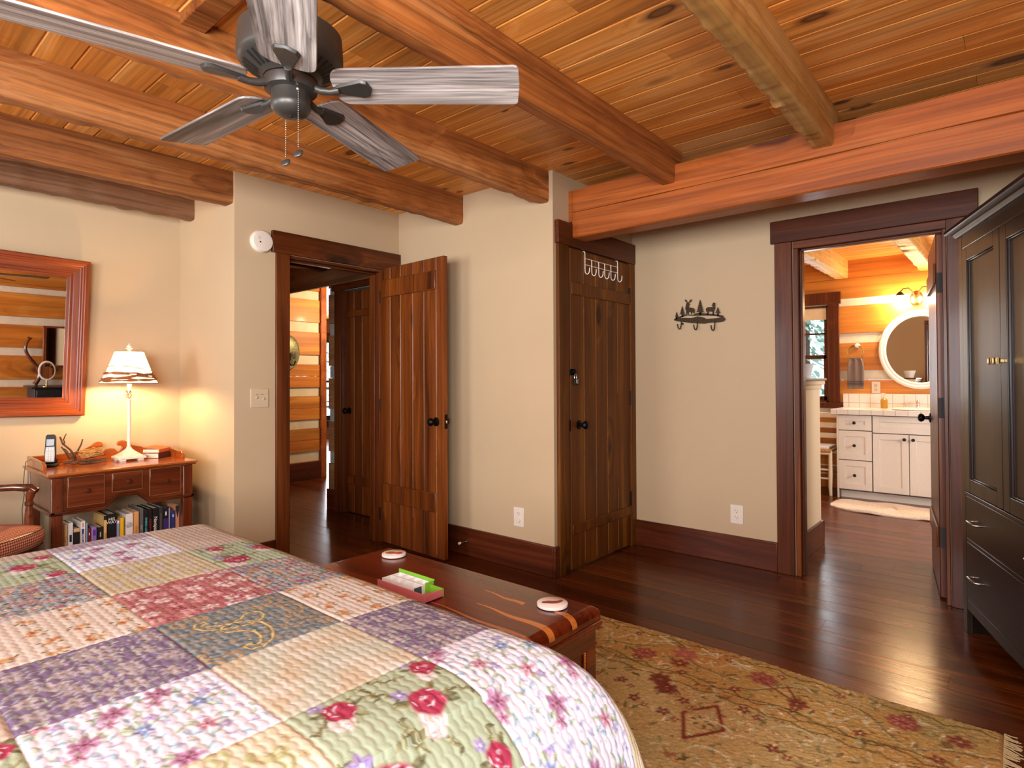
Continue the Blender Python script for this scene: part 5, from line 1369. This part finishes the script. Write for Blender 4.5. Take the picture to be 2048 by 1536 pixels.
# field: diamonds, red rosettes, pale scrolls
def diamond(cx, cy, rx, ry):
    for s_ in range(3): pass
    pts = [(cx+rx, cy), (cx+rx*.1, cy+ry), (cx-rx, cy+ry*.1), (cx-rx*.15, cy-ry), (cx+rx, cy)]
    p.stroke(pts, .010, Lc('#6E2A24'), .95)
    for q in range(6): a = q*PI/3; p.leaf(cx+.03*math.cos(a), cy+.025*math.sin(a), .034, .012, a, dk_b, .85)
for cx, cy in ((-.85, 1.99), (-1.75, 1.99), (-.85, 1.35), (-1.3, 1.66), (-.4, 1.66), (-1.75, 1.35)): diamond(cx, cy, .076, .13); p.flower(cx-.07, cy+.055, .03, 8, Lc('#A08456'), Lc('#B79A62'), dk_b)
for cx, cy in ((-1.09, 2.17), (-1.04, 2.12)): p.flower(cx, cy, .05, 7, Lc('#6A2A26'), Lc('#8A4A3E'), dk_b)
p.flower(-1.11, 2.434, .06, 6, Lc('#9A5A50'), Lc('#B5786A'), Lc('#A8685C'))
for cx, cy in ((-1.02, 2.50), (-.88, 2.475), (-1.22, 2.5)): p.stroke([(cx-.05, cy+.03), (cx-.01, cy+.012), (cx+.03, cy+.018)], .009, Lc('#C6C2A2'), .95); p.stroke([(cx-.04, cy-.02), (cx, cy), (cx+.04, cy-.015)], .008, Lc('#B9B694'), .95)
p.stroke([(-.80, 2.413), (-.71, 2.37), (-.626, 2.332), (-.66, 2.38), (-.70, 2.44)], .007, Lc('#6E3028'), .9)
p.stroke([(x, 2.25+.02*math.sin(x*17)) for x in np.arange(RX0, RX1, .012)], .006, dk_o, .85)
for x, y in p.pts(.17, .35):
    if RY1-y < .42 or RX1-x < .3: continue
    q = p.r.integers(4)
    if q < 2: p.flower(x, y, .026, 5, Lc('#6A2A26'), Lc('#B59A78')); p.flower(x+.05, y-.02, .018, 4, Lc('#7A3A30'), cr_)
    elif q == 2: p.stroke([(x+.07*math.cos(t), y+.05*math.sin(t)) for t in np.linspace(0, 3.4, 18)], .007, Lc('#B4B694'), .85)
    else: p.blob(x, y, .03, .018, p.r.uniform(0, 3), Lc('#7E3A2A'), .7, .5, .25); p.leaf(x+.04, y+.01, .06, .02, 1., dk_o, .8)
A[(bd < .016)] = Lc('#A8834E')
jit = np.random.default_rng(1).normal(0, .09, ss.shape)[..., None]; canvas *= 1.3*(1+np.clip(jit, -.25, .25))
nz = np.random.default_rng(2).normal(0, .0011, ss.shape)
und = .0025*np.sin(ss*7+tt*3)+.002*np.sin(tt*11-ss*2)
edge = np.clip(bd/.012, 0, 1)
P = np.stack([ss+.004*np.sin(tt*14), tt+.008*np.sin(ss*4.3)+.003*np.sin(ss*13), .002+(.011+und*.5+nz)*edge], -1)
rug = arr_mesh('rug', P.reshape(-1, 3)-np.array([-1.2, 1.7, 0]), grid_faces(len(sA), len(tA)), vcol('wool rug pile', .95, .6, 420, .0, .003, .3), col=canvas.reshape(-1, 3), loc=(-1.2, 1.7, 0))
tag(rug, 'gold and olive floral wool rug with red diamond motifs on the dark floor', 'rug')
b = MB(); rr = random.Random(9)
for i in range(230):
    y = RY0+(RY1-RY0)*(i+.5)/230; a = rr.uniform(-.5, .5); l_ = rr.uniform(.03, .05)
    b.tube([(RX1-.004, y, .008), (RX1+l_*.5*math.cos(a), y+l_*.5*math.sin(a), .004), (RX1+l_*math.cos(a), y+l_*math.sin(a)+rr.uniform(-.004, .004), .0025)], .0018, 4)
b.v = [(v[0]+1.2, v[1]-1.7, v[2]) for v in b.v]
fr = b.build('fringe', M['fringe'], rug)
fr['kind'] = 'stuff'

# ================================================================== ARMOIRE
am = thing('armoire', 'tall espresso brown armoire with two panelled doors over two drawers, set across the corner', 'armoire', (-.212, 3.554, 0), math.atan2(-.947, .321))
AW, AD = 1.01, .54
b = MB().box(0, .03, .004, AD, .0, 1.835).box(AW-.03, AW, .004, AD, .0, 1.835).box(.03, AW-.03, AD-.012, AD, .115, 1.835).box(.03, AW-.03, .01, AD, 1.80, 1.835).box(.03, AW-.03, .02, AD-.012, .645, .665).box(.03, AW-.03, .02, AD-.012, .118, .135)
b.build('carcass', M['arm'], am, bevel=.002)
b = MB().box(0, .052, -.004, .02, .0, 1.875).box(AW-.052, AW, -.004, .02, .0, 1.875).box(.052, AW-.052, -.004, .02, 1.80, 1.875).box(.052, AW-.052, -.006, .02, .648, .664).box(.052, AW-.052, -.004, .02, .434, .449)
b.prism([(.052, .162), (.052, .116), (AW*.5, .108), (AW-.052, .116), (AW-.052, .162)], 'Y', -.004, .02); b.build('face_frame', M['arm'], am, bevel=.003)
cp = [(.0, 1.862), (-.010, 1.862), (-.016, 1.868), (-.022, 1.880), (-.046, 1.886), (-.050, 1.890), (-.050, 1.902), (-.046, 1.908), (0, 1.908)]
b = MB()
rows = [[(0+q[0], q[0], q[1]) for q in cp], [(AW-q[0], q[0], q[1]) for q in cp]]
b.rings(rows)
b.rings([[(q[0], AD, q[1]) for q in cp], [(q[0], q[0], q[1]) for q in cp]]); b.rings([[(AW-q[0], q[0], q[1]) for q in cp], [(AW-q[0], AD, q[1]) for q in cp]])
b.box(.0, AW, .0, AD, 1.836, 1.907); b.build('cornice', M['armh'], am, bevel=.0015)
def adoor(x0, x1, kx):
    z0, z1 = .668, 1.798; sw_ = .062
    b = MB().box(x0, x0+sw_, -.006, .014, z0, z1).box(x1-sw_, x1, -.006, .014, z0, z1); 
    b.box(x0+sw_, x1-sw_, -.006, .014, z0, z0+sw_).box(x0+sw_, x1-sw_, -.006, .014, z1-sw_, z1)
    d = b.build('door', M['arm'], am, bevel=.002)
    b = MB().box(x0+sw_, x1-sw_, .006, .012, z0+sw_, z1-sw_)
    b.build('door_panel', M['arm'], d)
    b = MB(); w = .008
    for q in ((x0+sw_, x0+sw_+w, z0+sw_, z1-sw_), (x1-sw_-w, x1-sw_, z0+sw_, z1-sw_), (x0+sw_, x1-sw_, z0+sw_, z0+sw_+w), (x0+sw_, x1-sw_, z1-sw_-w, z1-sw_)): b.box(q[0], q[1], -.002, .008, q[2], q[3])
    b.build('panel_bead', M['arm'], d, bevel=.003)
    b = MB().box(kx-.006, kx+.006, -.022, -.006, 1.256, 1.268); b.rings([[(kx+sx*s, y, 1.262+sz*s) for sx, sz in ((-1, -1), (1, -1), (1, 1), (-1, 1))] for y, s in ((-.018, .006), (-.026, .014), (-.036, .015), (-.040, .009))])
    b.build('door_knob', M['brass'], d, bevel=.001)
adoor(.056, AW/2-.002, AW/2-.025); adoor(AW/2+.002, AW-.056, AW/2+.028)
for z0, z1 in ((.451, .646), (.164, .432)):
    b = MB().box(.055, AW-.055, -.005, .014, z0, z1); d = b.build('drawer', M['armh'], am, bevel=.003)
    for cx in (.20, AW-.20):
        zc = z0+(z1-z0)*.48+.0
        b = MB().tube([(cx-.048, -.005, zc), (cx-.05, -.022, zc), (cx-.045, -.03, zc), (cx, -.034, zc+.002), (cx+.045, -.03, zc), (cx+.05, -.022, zc), (cx+.048, -.005, zc)], .0045, 10); b.build('drawer_pull', M['steel'], d, smooth=True)

# ================================================================== BATHROOM
VX0, VX1, VY = -1.408, .25, 6.70
va = thing('vanity_cabinet', 'white shaker vanity cabinet with dark round knobs in the bathroom', 'vanity', (-.6, 6.98, 0))
def V(b, x0, x1, y0, y1, z0, z1): return b.box(x0+.6, x1+.6, y0-6.98, y1-6.98, z0, z1)
b = MB(); V(b, VX0, VX0+.02, VY+.018, 7.26, 0, .832); V(b, VX1-.02, VX1, VY+.018, 7.26, 0, .832); V(b, VX0+.02, VX1-.02, VY+.02, 7.24, .075, .095); V(b, VX0+.02, VX1-.02, VY+.021, VY+.035, .09, .832); b.build('case', M['vangap'], va)
b = MB(); V(b, VX0+.02, VX1-.02, VY+.06, VY+.075, 0, .08); b.build('toe_kick', M['vanity'], va)
b = MB(); V(b, VX0-.002, VX0+.012, VY+.0, VY+.03, 0, .832); b.build('side_panel', M['vanity'], va)
def shaker(kind, x0, x1, z0, z1, kp):
    b = MB(); s_ = .055
    V(b, x0, x0+s_, VY, VY+.02, z0, z1); V(b, x1-s_, x1, VY, VY+.02, z0, z1); V(b, x0+s_, x1-s_, VY, VY+.02, z0, z0+s_); V(b, x0+s_, x1-s_, VY, VY+.02, z1-s_, z1); V(b, x0+s_, x1-s_, VY+.009, VY+.018, z0+s_, z1-s_)
    d = b.build(kind, M['vanity'], va, bevel=.0012)
    if kp: MB().lathe([(.007, 0), (.006, -.012), (.014, -.018), (.0155, -.024), (.012, -.03), (.001, -.032)], (kp[0]+.6, VY-6.98, kp[1]), 16, 'Y').build('knob', M['bronze'], d, smooth=True)
for z0, z1 in ((.680, .826), (.385, .672), (.09, .377)): shaker('drawer', -1.395, -1.106, z0, z1, (-1.252, (z0+z1)/2))
shaker('false_drawer_front', -1.096, -.504, .664, .826, None)
shaker('door', -1.096, -.803, .09, .656, (-.835, .612)); shaker('door', -.797, -.504, .09, .656, (-.765, .612))
shaker('drawer', -.494, .235, .680, .826, (-.13, .75)); shaker('door', -.494, -.135, .09, .672, (-.17, .612)); shaker('door', -.129, .235, .09, .672, (-.09, .612))
ct = thing('countertop', 'white tiled vanity countertop with tiled backsplash', 'countertop', (-.6, 6.98, .833))
def C(b, x0, x1, y0, y1, z0, z1): return b.box(x0+.6, x1+.6, y0-6.98, y1-6.98, z0-.833, z1-.833)
b = MB(); C(b, -1.455, .3, 6.655, 7.259, .833, .885); b.build('slab', M['tile'], ct, bevel=.004)
b = MB(); C(b, -1.455, .3, 7.222, 7.259, .885, 1.03); b.build('backsplash', M['tile'], ct, bevel=.003)
b = MB()
b.T = T(-.76+.6, 6.93-6.98, .052); b.lathe([(.20, 0), (.215, .008), (.205, .016), (.185, .012), (.17, .004), (.001, .003)], n=40); b.T = None; b.build('basin_rim', M['ceramic'], ct, smooth=True)
fa = thing('bathroom_faucet', 'chrome faucet between two cross handles at the back of the basin', 'faucet', (-.775, 7.16, .885))
b = MB().lathe([(.026, 0), (.026, .008), (.016, .014), (.013, .06), (.016, .075), (.012, .09), (.001, .093)], n=18); b.tube([(0, 0, .05), (0, -.04, .075), (0, -.085, .07), (0, -.10, .05)], [.011, .010, .009, .009], 10); b.build('spout', M['chrome'], fa, smooth=True)
for x in (-.115, .13):
    b = MB().lathe([(.024, 0), (.024, .007), (.012, .014), (.012, .04), (.015, .046), (.008, .055), (.001, .056)], (x, 0, 0), 16); b.tube([(x-.026, 0, .046), (x+.026, 0, .046)], .0055, 8); b.tube([(x, -.026, .046), (x, .026, .046)], .0055, 8); b.build('handle', M['chrome'], fa, smooth=True)
so = thing('soap_dispenser', 'amber soap bottle with white pump on the vanity counter', 'soap dispenser', (-1.06, 7.12, .885))
MB().lathe([(.001, 0), (.03, 0), (.032, .01), (.032, .085), (.02, .1), (.012, .105), (.001, .105)], n=20).build('bottle', M['soap'], so, smooth=True)
b = MB().lathe([(.013, .1), (.013, .12), (.005, .122), (.005, .145), (.012, .147), (.012, .156), (.001, .157)], n=14); b.tube([(0, 0, .151), (-.02, -.03, .150)], .005, 8); b.build('pump', M['white'], so, smooth=True)
wb = thing('wall_outlet', 'tall white outlet plate on the log wall above the backsplash', 'outlet', (-1.152, 7.259, 1.097))
MB().box(-.04, .04, -.008, 0, -.062, .062).build('plate', M['white'], wb, bevel=.003)
b = MB()
for z in (.022, -.022): b.box(-.014, .014, -.010, -.008, z-.014, z+.014)
b.build('sockets', M['ivory'], wb, bevel=.002)
# oval mirror
om = thing('oval_mirror', 'white framed oval mirror above the vanity', 'mirror', (-.76, 7.255, 1.483))
def ell(rx, rz, y, n=72): return [(rx*math.cos(2*PI*i/n), y, rz*math.sin(2*PI*i/n)) for i in range(n)]
MB().rings([ell(.36, .40, 0), ell(.362, .402, -.018), ell(.352, .392, -.03), ell(.335, .375, -.032), ell(.325, .365, -.024), ell(.308, .348, -.026), ell(.297, .337, -.018), ell(.294, .334, -.006)], True, False).build('frame', M['whitegloss'], om, smooth=True)
MB().add(ell(.30, .34, -.009)+[(0, -.009, 0)], [(i, (i+1) % 72, 72) for i in range(72)]).build('mirror_glass', M['mirror'], om)
# two globe light
vl = thing('vanity_light', 'two globe vanity light with dark scroll arms, lit above the oval mirror', 'wall light', (-.785, 7.255, 2.0))
b = MB(); b.T = Matrix.Diagonal((1, 1, 1.35, 1)); b.lathe([(.001, -.028), (.03, -.026), (.045, -.018), (.058, -.006), (.06, 0), (.001, 0)], (0, 0, 0), 32, 'Y'); b.T = None; b.build('back_plate', M['brass'], vl, smooth=True)
for sx in (-1, 1):
    b = MB().tube([(sx*.015, -.02, .02), (sx*.03, -.05, .07), (sx*.06, -.085, .105), (sx*.10, -.10, .10), (sx*.125, -.105, .07)], [.007, .007, .007, .007, .007], 8)
    b.lathe([(.008, .075), (.02, .065), (.042, .035), (.045, .03), (.001, .03)], (sx*.128, -.105, 0), 20); a = b.build('arm', M['bronze'], vl, smooth=True)
    MB().lathe([(.03, .034), (.036, .02), (.055, -.01), (.062, -.035), (.05, -.06), (.001, -.068)], (sx*.128, -.105, 0), 24).build('globe', M['globe'], vl, smooth=True)
# towel ring and towel
tr_ = thing('towel_ring', 'white and brass towel ring on the bathroom log wall', 'towel ring', (-1.318, 7.258, 1.545))
MB().lathe([(.026, 0), (.026, -.008), (.012, -.016), (.012, -.04), (.018, -.045), (.018, -.055), (.001, -.058)], n=20, axis='Y').build('mount', M['whitegloss'], tr_, smooth=True)
MB().tube([(.075*math.sin(a)-.012, -.045, -.075+.075*math.cos(a)) for a in np.linspace(0, 2*PI, 41)], .006, 8, False).build('ring', M['brass'], tr_, smooth=True)
tw = MB()
for sgn, y0, zt in ((1, -.052, .0), (-1, -.030, .0)):
    Pg = []
    for i in range(25):
        t = i/24; z = -.142-.32*t if sgn > 0 else -.142-.29*t; row = []
        for j in range(15):
            u = j/14*2-1; wd = .058+.017*min(1, t*5); row.append((-.012+u*wd, y0-.008*math.cos(u*7)*(1-.5*t)-.006*sgn*min(1, t*4), z))
        Pg.append(row)
    tw.grid(Pg)
tw.grid([[(-.012+u*.058, -.052+(.022)*q/4, -.142+.010*math.sin(PI*q/4)) for u in np.linspace(-1, 1, 15)] for q in range(5)])
b = MB()
for z in (-.385, -.405, -.42): b.box(-.089, .066, -.070, -.062, z-.004, z+.003)
tw = tw.build('hand_towel', M['towel'], smooth=True, loc=(-1.318, 7.258, 1.545)); tag(tw, 'grey brown hand towel hanging from the towel ring', 'towel')
sm_ = tw.modifiers.new('thick', 'SOLIDIFY'); sm_.thickness = .006
b.build('woven_bands', plain('towel band', '#4E443E', .95), tw)
# roller blind
bl_ = thing('roller_blind', 'cream roller blind rolled up at the top of the bathroom window', 'blind', (-1.87, 7.30, 1.965))
MB().lathe([(.022, -.255), (.022, .255)], n=20, axis='X').build('roll', M['blind'], bl_, smooth=True)
MB().box(-.25, .25, -.022, -.019, -.11, -.0).box(-.25, .25, -.026, -.016, -.118, -.105).build('cloth', M['blind'], bl_)
b = MB().box(-.265, -.255, -.03, .03, -.03, .035).box(.255, .265, -.03, .03, -.03, .035); b.build('bracket', M['steel'], bl_)
# ladder back chair
lc = thing('ladderback_chair', 'cream ladder back chair with woven rush seat beside the vanity', 'chair', (-1.69, 6.93, 0))
for x in (-.205, .205):
    MB().tube([(x, .18, 0), (x, .18, .42), (x*.99, .205, .86)], [.016, .018, .015], 10).build('leg', M['paintwood'], lc, smooth=True)
    MB().tube([(x*1.04, -.20, 0), (x*1.02, -.20, .08), (x*1.04, -.205, .2), (x*1.04, -.20, .455)], [.014, .018, .020, .017], 10).build('leg', M['paintwood'], lc, smooth=True)
for z in (.80, .69, .58):
    MB().box(-.20, .20, .185, .197, z-.028, z+.026).build('back_slat', M['paintwood'], lc, bevel=.003)
b = MB()
for z in (.17, .26): b.tube([(-.21, -.2, z), (.21, -.2, z)], .010, 8); b.tube([(-.205, .18, z), (.205, .18, z)], .009, 8)
for x in (-.21, .21): b.tube([(x, -.2, .2), (x*.98, .18, .2)], .009, 8)
b.tube([(-.21, -.205, .425), (.21, -.205, .425)], .013, 8); b.build('stretchers', M['paintwood'], lc, smooth=True)
MB().rings([[(x*s_, y*s_-.01, z) for x, y in ((-.225, -.215), (.225, -.215), (.205, .19), (-.205, .19))] for z, s_ in ((.435, .97), (.448, 1.0), (.462, 1.0), (.47, .94))]).build('rush_seat', M['rush'], lc, bevel=.006)
fc = MB(); fc.rings([[(x, y, z) for x, y in ((-.2, -.2), (.2, -.2), (.19, .16), (-.19, .16))] for z in (0, .012, .024)]); fc = fc.build('folded_cloth', M['ceramic'], loc=(-1.69, 6.92, .4705), bevel=.006); tag(fc, 'folded white cloth with dark edge lying on the bathroom chair', 'cloth')
# bath mat
rr = random.Random(4); rows = []; cnt = 90
b = MB(); rad = []
for k in range(cnt):
    a = 2*PI*k/cnt; e = .7; c, s_ = math.cos(a), math.sin(a)
    rad.append((math.copysign(abs(c)**e, c)*(.52+rr.uniform(-.008, .008)), math.copysign(abs(s_)**e, s_)*(.26+rr.uniform(-.008, .008)+.018*math.sin(a*3))))
b.rings([[(x*f_, y*f_, z+(.006*math.sin(x*14+y*9) if f_ < 1 else 0)) for x, y in rad] for f_, z in ((.99, .0), (1., .012), (.97, .024), (.85, .028), (.6, .028), (.3, .028), (.02, .028))])
bm_ = b.build('bath_mat', M['bathrug'], smooth=True, loc=(-.86, 6.29, 0)); tag(bm_, 'cream pile bath mat on the floor before the vanity', 'bath mat')
po = thing('plant_pot', 'small white patterned pot on top of the low bathroom partition', 'pot', (-1.17, 4.55, 1.197))
MB().lathe([(.001, 0), (.045, 0), (.05, .01), (.07, .09), (.075, .1), (.07, .1), (.062, .085), (.001, .08)], n=28).build('bowl', M['ceramic'], po, smooth=True)

# ================================================================== HALL
sc = thing('wall_sconce', 'oval bronze wall sconce with glass cup on the hall log wall', 'sconce', (-6.575, 3.625, 1.53))
b = MB().rings([[(.004+d, .145*f_*math.sin(2*PI*i/48), .205*f_*math.cos(2*PI*i/48)) for i in range(48)] for f_, d in ((1, 0), (1., .012), (.95, .02), (.8, .016), (.5, .026), (.02, .03))]); b.build('back_plate', M['pewter'], sc, smooth=True)
MB().tube([(.03, .0, -.12), (.06, .01, -.15), (.09, .03, -.15), (.10, .04, -.12), (.10, .04, -.10)], .007, 8).build('arm', M['black'], sc, smooth=True)
b = MB().lathe([(.001, -.10), (.022, -.10), (.018, -.085), (.035, -.04), (.038, .01), (.036, .01), (.033, -.038), (.016, -.082), (.001, -.085)], (.10, .04, 0), 20); b.build('glass_cup', plain('clear cup', '#F2F2EE', .05, trans=.9, var=0), sc, smooth=True)
wr_ = thing('wreath', 'twig wreath with a yellow sunflower hanging before the far glazing', 'wreath', (-10.88, 6.32, 1.36))
b = MB(); rr = random.Random(12)
for q in range(14):
    R0 = .22+rr.uniform(-.03, .04); o_ = rr.uniform(0, 6)
    b.tube([(rr.uniform(-.02, .02), (R0+.02*math.sin(3*a+o_))*math.cos(a), (R0+.02*math.cos(4*a+o_))*math.sin(a)) for a in np.linspace(0, 2*PI, 28)], .008, 5)
b.build('twigs', M['twig'], wr_)
b = MB()
for q in range(14):
    a = 2*PI*q/14; ca, sa = math.cos(a), math.sin(a)
    b.add([(.05, .03*ca, -.2+.03*sa), (.06, .07*ca-.014*sa, -.2+.07*sa+.014*ca), (.055, .10*ca, -.2+.1*sa), (.06, .07*ca+.014*sa, -.2+.07*sa-.014*ca)], [(0, 1, 2, 3)])
b.build('sunflower_petals', plain('sunflower petals', '#E8A81E', .7), wr_)
MB().sphere((.06, 0, -.2), .036, 14, 8, (.5, 1, 1)).build('sunflower_centre', M['knobbrown'], wr_, smooth=True)
dr = thing('deck_railing', 'dark deck railing outside the far glazing', 'railing', (-12.6, 6.5, 0))
b = MB().box(-.03, .03, -2.5, 2.5, .98, 1.04).box(-.02, .02, -2.5, 2.5, .55, .59).box(-.02, .02, -2.5, 2.5, .1, .14); b.build('rails', M['deckwood'], dr)
b = MB()
for i in range(34): b.box(-.012, .012, -2.45+i*.148, -2.425+i*.148, .1, 1.0)
for i in range(4): b.box(-.04, .04, -2.5+i*1.6, -2.42+i*1.6, -.2, 1.08)
b.build('balusters', M['deckwood'], dr)

# ================================================================== DRESSER on the right hand log wall (seen in the framed mirror)
dz = .80
de = thing('mirror_dresser', 'dark painted dresser with swinging mirror on lyre arms, reflected in the framed mirror', 'dresser', (.72, 2.17, 0))
MB().box(-.19, .2, -.38, .42, .08, dz-.02).build('case', M['dresser'], de, bevel=.004)
MB().box(-.22, .215, -.42, .46, dz-.02, dz).build('dresser_top', M['arm'], de, bevel=.005)
for z0, z1 in ((.55, .76), (.32, .53), (.1, .3)):
    d = MB().box(-.205, -.19, -.36, .40, z0, z1).build('drawer', M['dresser'], de, bevel=.004)
    for y in (-.2, .24): MB().lathe([(.006, 0), (.014, -.018), (.001, -.022)], (-.205, y, (z0+z1)/2), 12, 'X').build('drawer_knob', M['brass'], d, smooth=True)
for y in (-.37, .41):
    for x in (-.16, .17): MB().box(x-.02, x+.02, y-.02, y+.02, 0, .08).build('leg', M['dresser'], de)
for sy in (-1, 1):
    pts = []
    for q in range(25):
        t = q/24; y = .02+sy*(.36-.075*math.sin(t*PI*1.7+.35)); pts.append((.15, y, dz+.01+.58*t))
    pts += [(.15, .02+sy*.375, dz+.615), (.15, .02+sy*.40, dz+.62), (.15, .02+sy*.415, dz+.605)]
    MB().tube(pts, [.028*(1-.55*q/27) for q in range(28)], 10).build('lyre_arm', M['chairwood'], de, smooth=True)
b = MB(); my0, my1, mz0, mz1 = -.24, .28, dz+.24, dz+.78
for q in ((my0, my0+.025, mz0, mz1), (my1-.025, my1, mz0, mz1), (my0, my1, mz0, mz0+.025), (my0, my1, mz1-.025, mz1)): b.box(.135, .16, q[0], q[1], q[2], q[3])
fm = b.build('mirror_frame', M['frame'], de, bevel=.006)
MB().box(.142, .146, my0+.02, my1-.02, mz0+.02, mz1-.02).build('mirror_glass', M['mirror'], fm)
sm2 = thing('vanity_mirror', 'small white oval tabletop mirror standing on the dresser', 'mirror', (.62, 1.93, dz))
b = MB().lathe([(.001, 0), (.05, 0), (.05, .006), (.012, .014), (.007, .05), (.009, .06), (.006, .08)], n=20); b.build('stand', M['brass'], sm2, smooth=True)
b = MB().rings([[(d, .088*f_*math.cos(2*PI*i/40), .205+.122*f_*math.sin(2*PI*i/40)) for i in range(40)] for f_, d in ((1, .008), (1.03, 0), (1, -.008), (.86, -.009))], True, False); b.build('frame', M['whitegloss'], sm2, smooth=True)
MB().add([(-.0085, .077*math.cos(2*PI*i/40), .205+.107*math.sin(2*PI*i/40)) for i in range(40)]+[(-.0085, 0, .205)], [(i, (i+1) % 40, 40) for i in range(40)]).build('mirror_glass', M['mirror'], sm2)

# ================================================================== OUTSIDE
g = MB().box(-30, 20, 7.6, 40, -.9, -.8).box(-40, -11.3, -10, 40, -.9, -.8); tag(struct(g.build('ground', M['ground'])), 'pale ground outside the windows', 'ground')
def tree(label, x, y, h, w, seed, n=2600):
    r = thing('tree', label, 'tree', (x, y, -.8), 0, 'trees outside the windows'); q = random.Random(seed)
    MB().tube([(0, 0, 0), (.05, 0, h*.5), (0, 0, h)], [.13, .09, .02], 8).build('trunk', M['bark'], r, smooth=True)
    b = MB()
    for _ in range(n):
        t = q.random()**.8; z = h*(.12+.88*t); R_ = w*(1-t)*q.random()**.5+.05; a = q.uniform(0, 6.28); s_ = q.uniform(.05, .14)
        c = Vector((R_*math.cos(a), R_*math.sin(a), z-.15*R_)); u = Vector((math.cos(a), math.sin(a), -.4+q.uniform(-.3, .3)))*s_; v = Vector((-math.sin(a), math.cos(a), q.uniform(-.5, .5)))*s_*.35
        b.add([tuple(c-u), tuple(c+v), tuple(c+u), tuple(c-v)], [(0, 1, 2, 3)])
    f = b.build('foliage', M['leaf'], r); f['kind'] = 'stuff'
tree('tall conifer outside the bathroom window, in front', -2.75, 10.6, 5.5, 1.6, 1)
tree('conifer outside the bathroom window, behind the first', -5.2, 15, 8, 2.4, 2)
tree('conifer at the back of the yard beyond the bathroom window', -.2, 19, 8, 2.4, 3)
tree('conifer beyond the deck railing', -16.5, 9.8, 7, 2.2, 4)

cl = thing('ceiling_light', 'round frosted ceiling light in the bathroom, behind the door head', 'ceiling light', (.1, 5.5, ZC))
MB().lathe([(.001, 0), (.13, 0), (.135, -.03), (.12, -.035), (.001, -.035)], n=32).build('base', M['brass'], cl, smooth=True)
MB().lathe([(.12, -.035), (.115, -.06), (.085, -.085), (.04, -.098), (.001, -.1)], n=32).build('glass_shade', emit('lit ceiling glass', '#FFDCA8', 34), cl, smooth=True)
# ================================================================== LIGHT
w = bpy.data.worlds.new('sky'); S.world = w; w.use_nodes = True
bg = w.node_tree.nodes['Background']; bg.inputs[0].default_value = (.80, .90, 1., 1); bg.inputs[1].default_value = 3.0
def area(name, loc, rot, sx, sy, power, col, spread=PI):
    l = bpy.data.lights.new(name, 'AREA'); l.shape = 'RECTANGLE'; l.size = sx; l.size_y = sy; l.energy = power; l.color = col; l.spread = spread
    o = bpy.data.objects.new(name, l); COL.objects.link(o); o.location = loc; o.rotation_euler = rot; return o
def point(name, loc, power, col, r=.03):
    l = bpy.data.lights.new(name, 'POINT'); l.energy = power; l.color = col; l.shadow_soft_size = r
    o = bpy.data.objects.new(name, l); COL.objects.link(o); o.location = loc; return o
DAY = (.97, .97, 1.)
area('daylight_window_3', (-3.52, YB+.02, 1.43), (PI/2, 0, 0), 1.2, 1.3, 70, DAY)
area('daylight_window_4', (-.55, YB+.02, 1.43), (PI/2, 0, 0), 2.0, 1.3, 205, DAY)
area('daylight_window_5', (.93, -1.35, 1.43), (0, PI/2, 0), 1.3, 1.45, 235, DAY)
area('daylight_window_1', (-1.87, 7.24, 1.45), (-PI/2, 0, 0), .5, 1.0, 12, (.9, .95, 1))
area('daylight_window_2', (-10.9, 6.75, 1.2), (0, -PI/2, 0), 1.7, 2.2, 140, (.9, .95, 1))
area('daylight_window_6', (1.27, 5.3, 1.5), (0, PI/2, 0), 1.1, 1.0, 48, (1., .97, .93))
point('hall_ceiling_light', (-5.7, 4.3, 2.0), 60, (1., .76, .45), .06)

# ================================================================== CAMERA
cam = bpy.data.cameras.new('camera'); co = bpy.data.objects.new('camera', cam); COL.objects.link(co)
yaw, pitch, roll = .706193614, .0139316078, -.00454768803
Fv = Vector((-math.sin(yaw)*math.cos(pitch), math.cos(yaw)*math.cos(pitch), math.sin(pitch)))
Rv = Vector((math.cos(yaw), math.sin(yaw), 0)); Uv = Rv.cross(Fv)
R2 = Rv*math.cos(roll)+Uv*math.sin(roll); U2 = -Rv*math.sin(roll)+Uv*math.cos(roll)
mt = Matrix(((R2.x, U2.x, -Fv.x, 0), (R2.y, U2.y, -Fv.y, 0), (R2.z, U2.z, -Fv.z, 1.195), (0, 0, 0, 1)))
co.matrix_world = mt
cam.sensor_width = 36; cam.lens = 1189.91/2048*36; cam.shift_y = -24.93/2048; cam.clip_start = .02
S.camera = co
S.view_settings.view_transform = 'Standard'; S.view_settings.look = 'None'; S.view_settings.exposure = 0.; S.view_settings.gamma = 1.; S.view_settings.use_curve_mapping = False
S.cycles.use_denoising = True; S.cycles.max_bounces = 7; S.cycles.diffuse_bounces = 4; S.cycles.glossy_bounces = 4; S.cycles.transmission_bounces = 6; S.cycles.transparent_max_bounces = 12
S.cycles.sample_clamp_indirect = 6; S.cycles.caustics_reflective = False; S.cycles.caustics_refractive = False
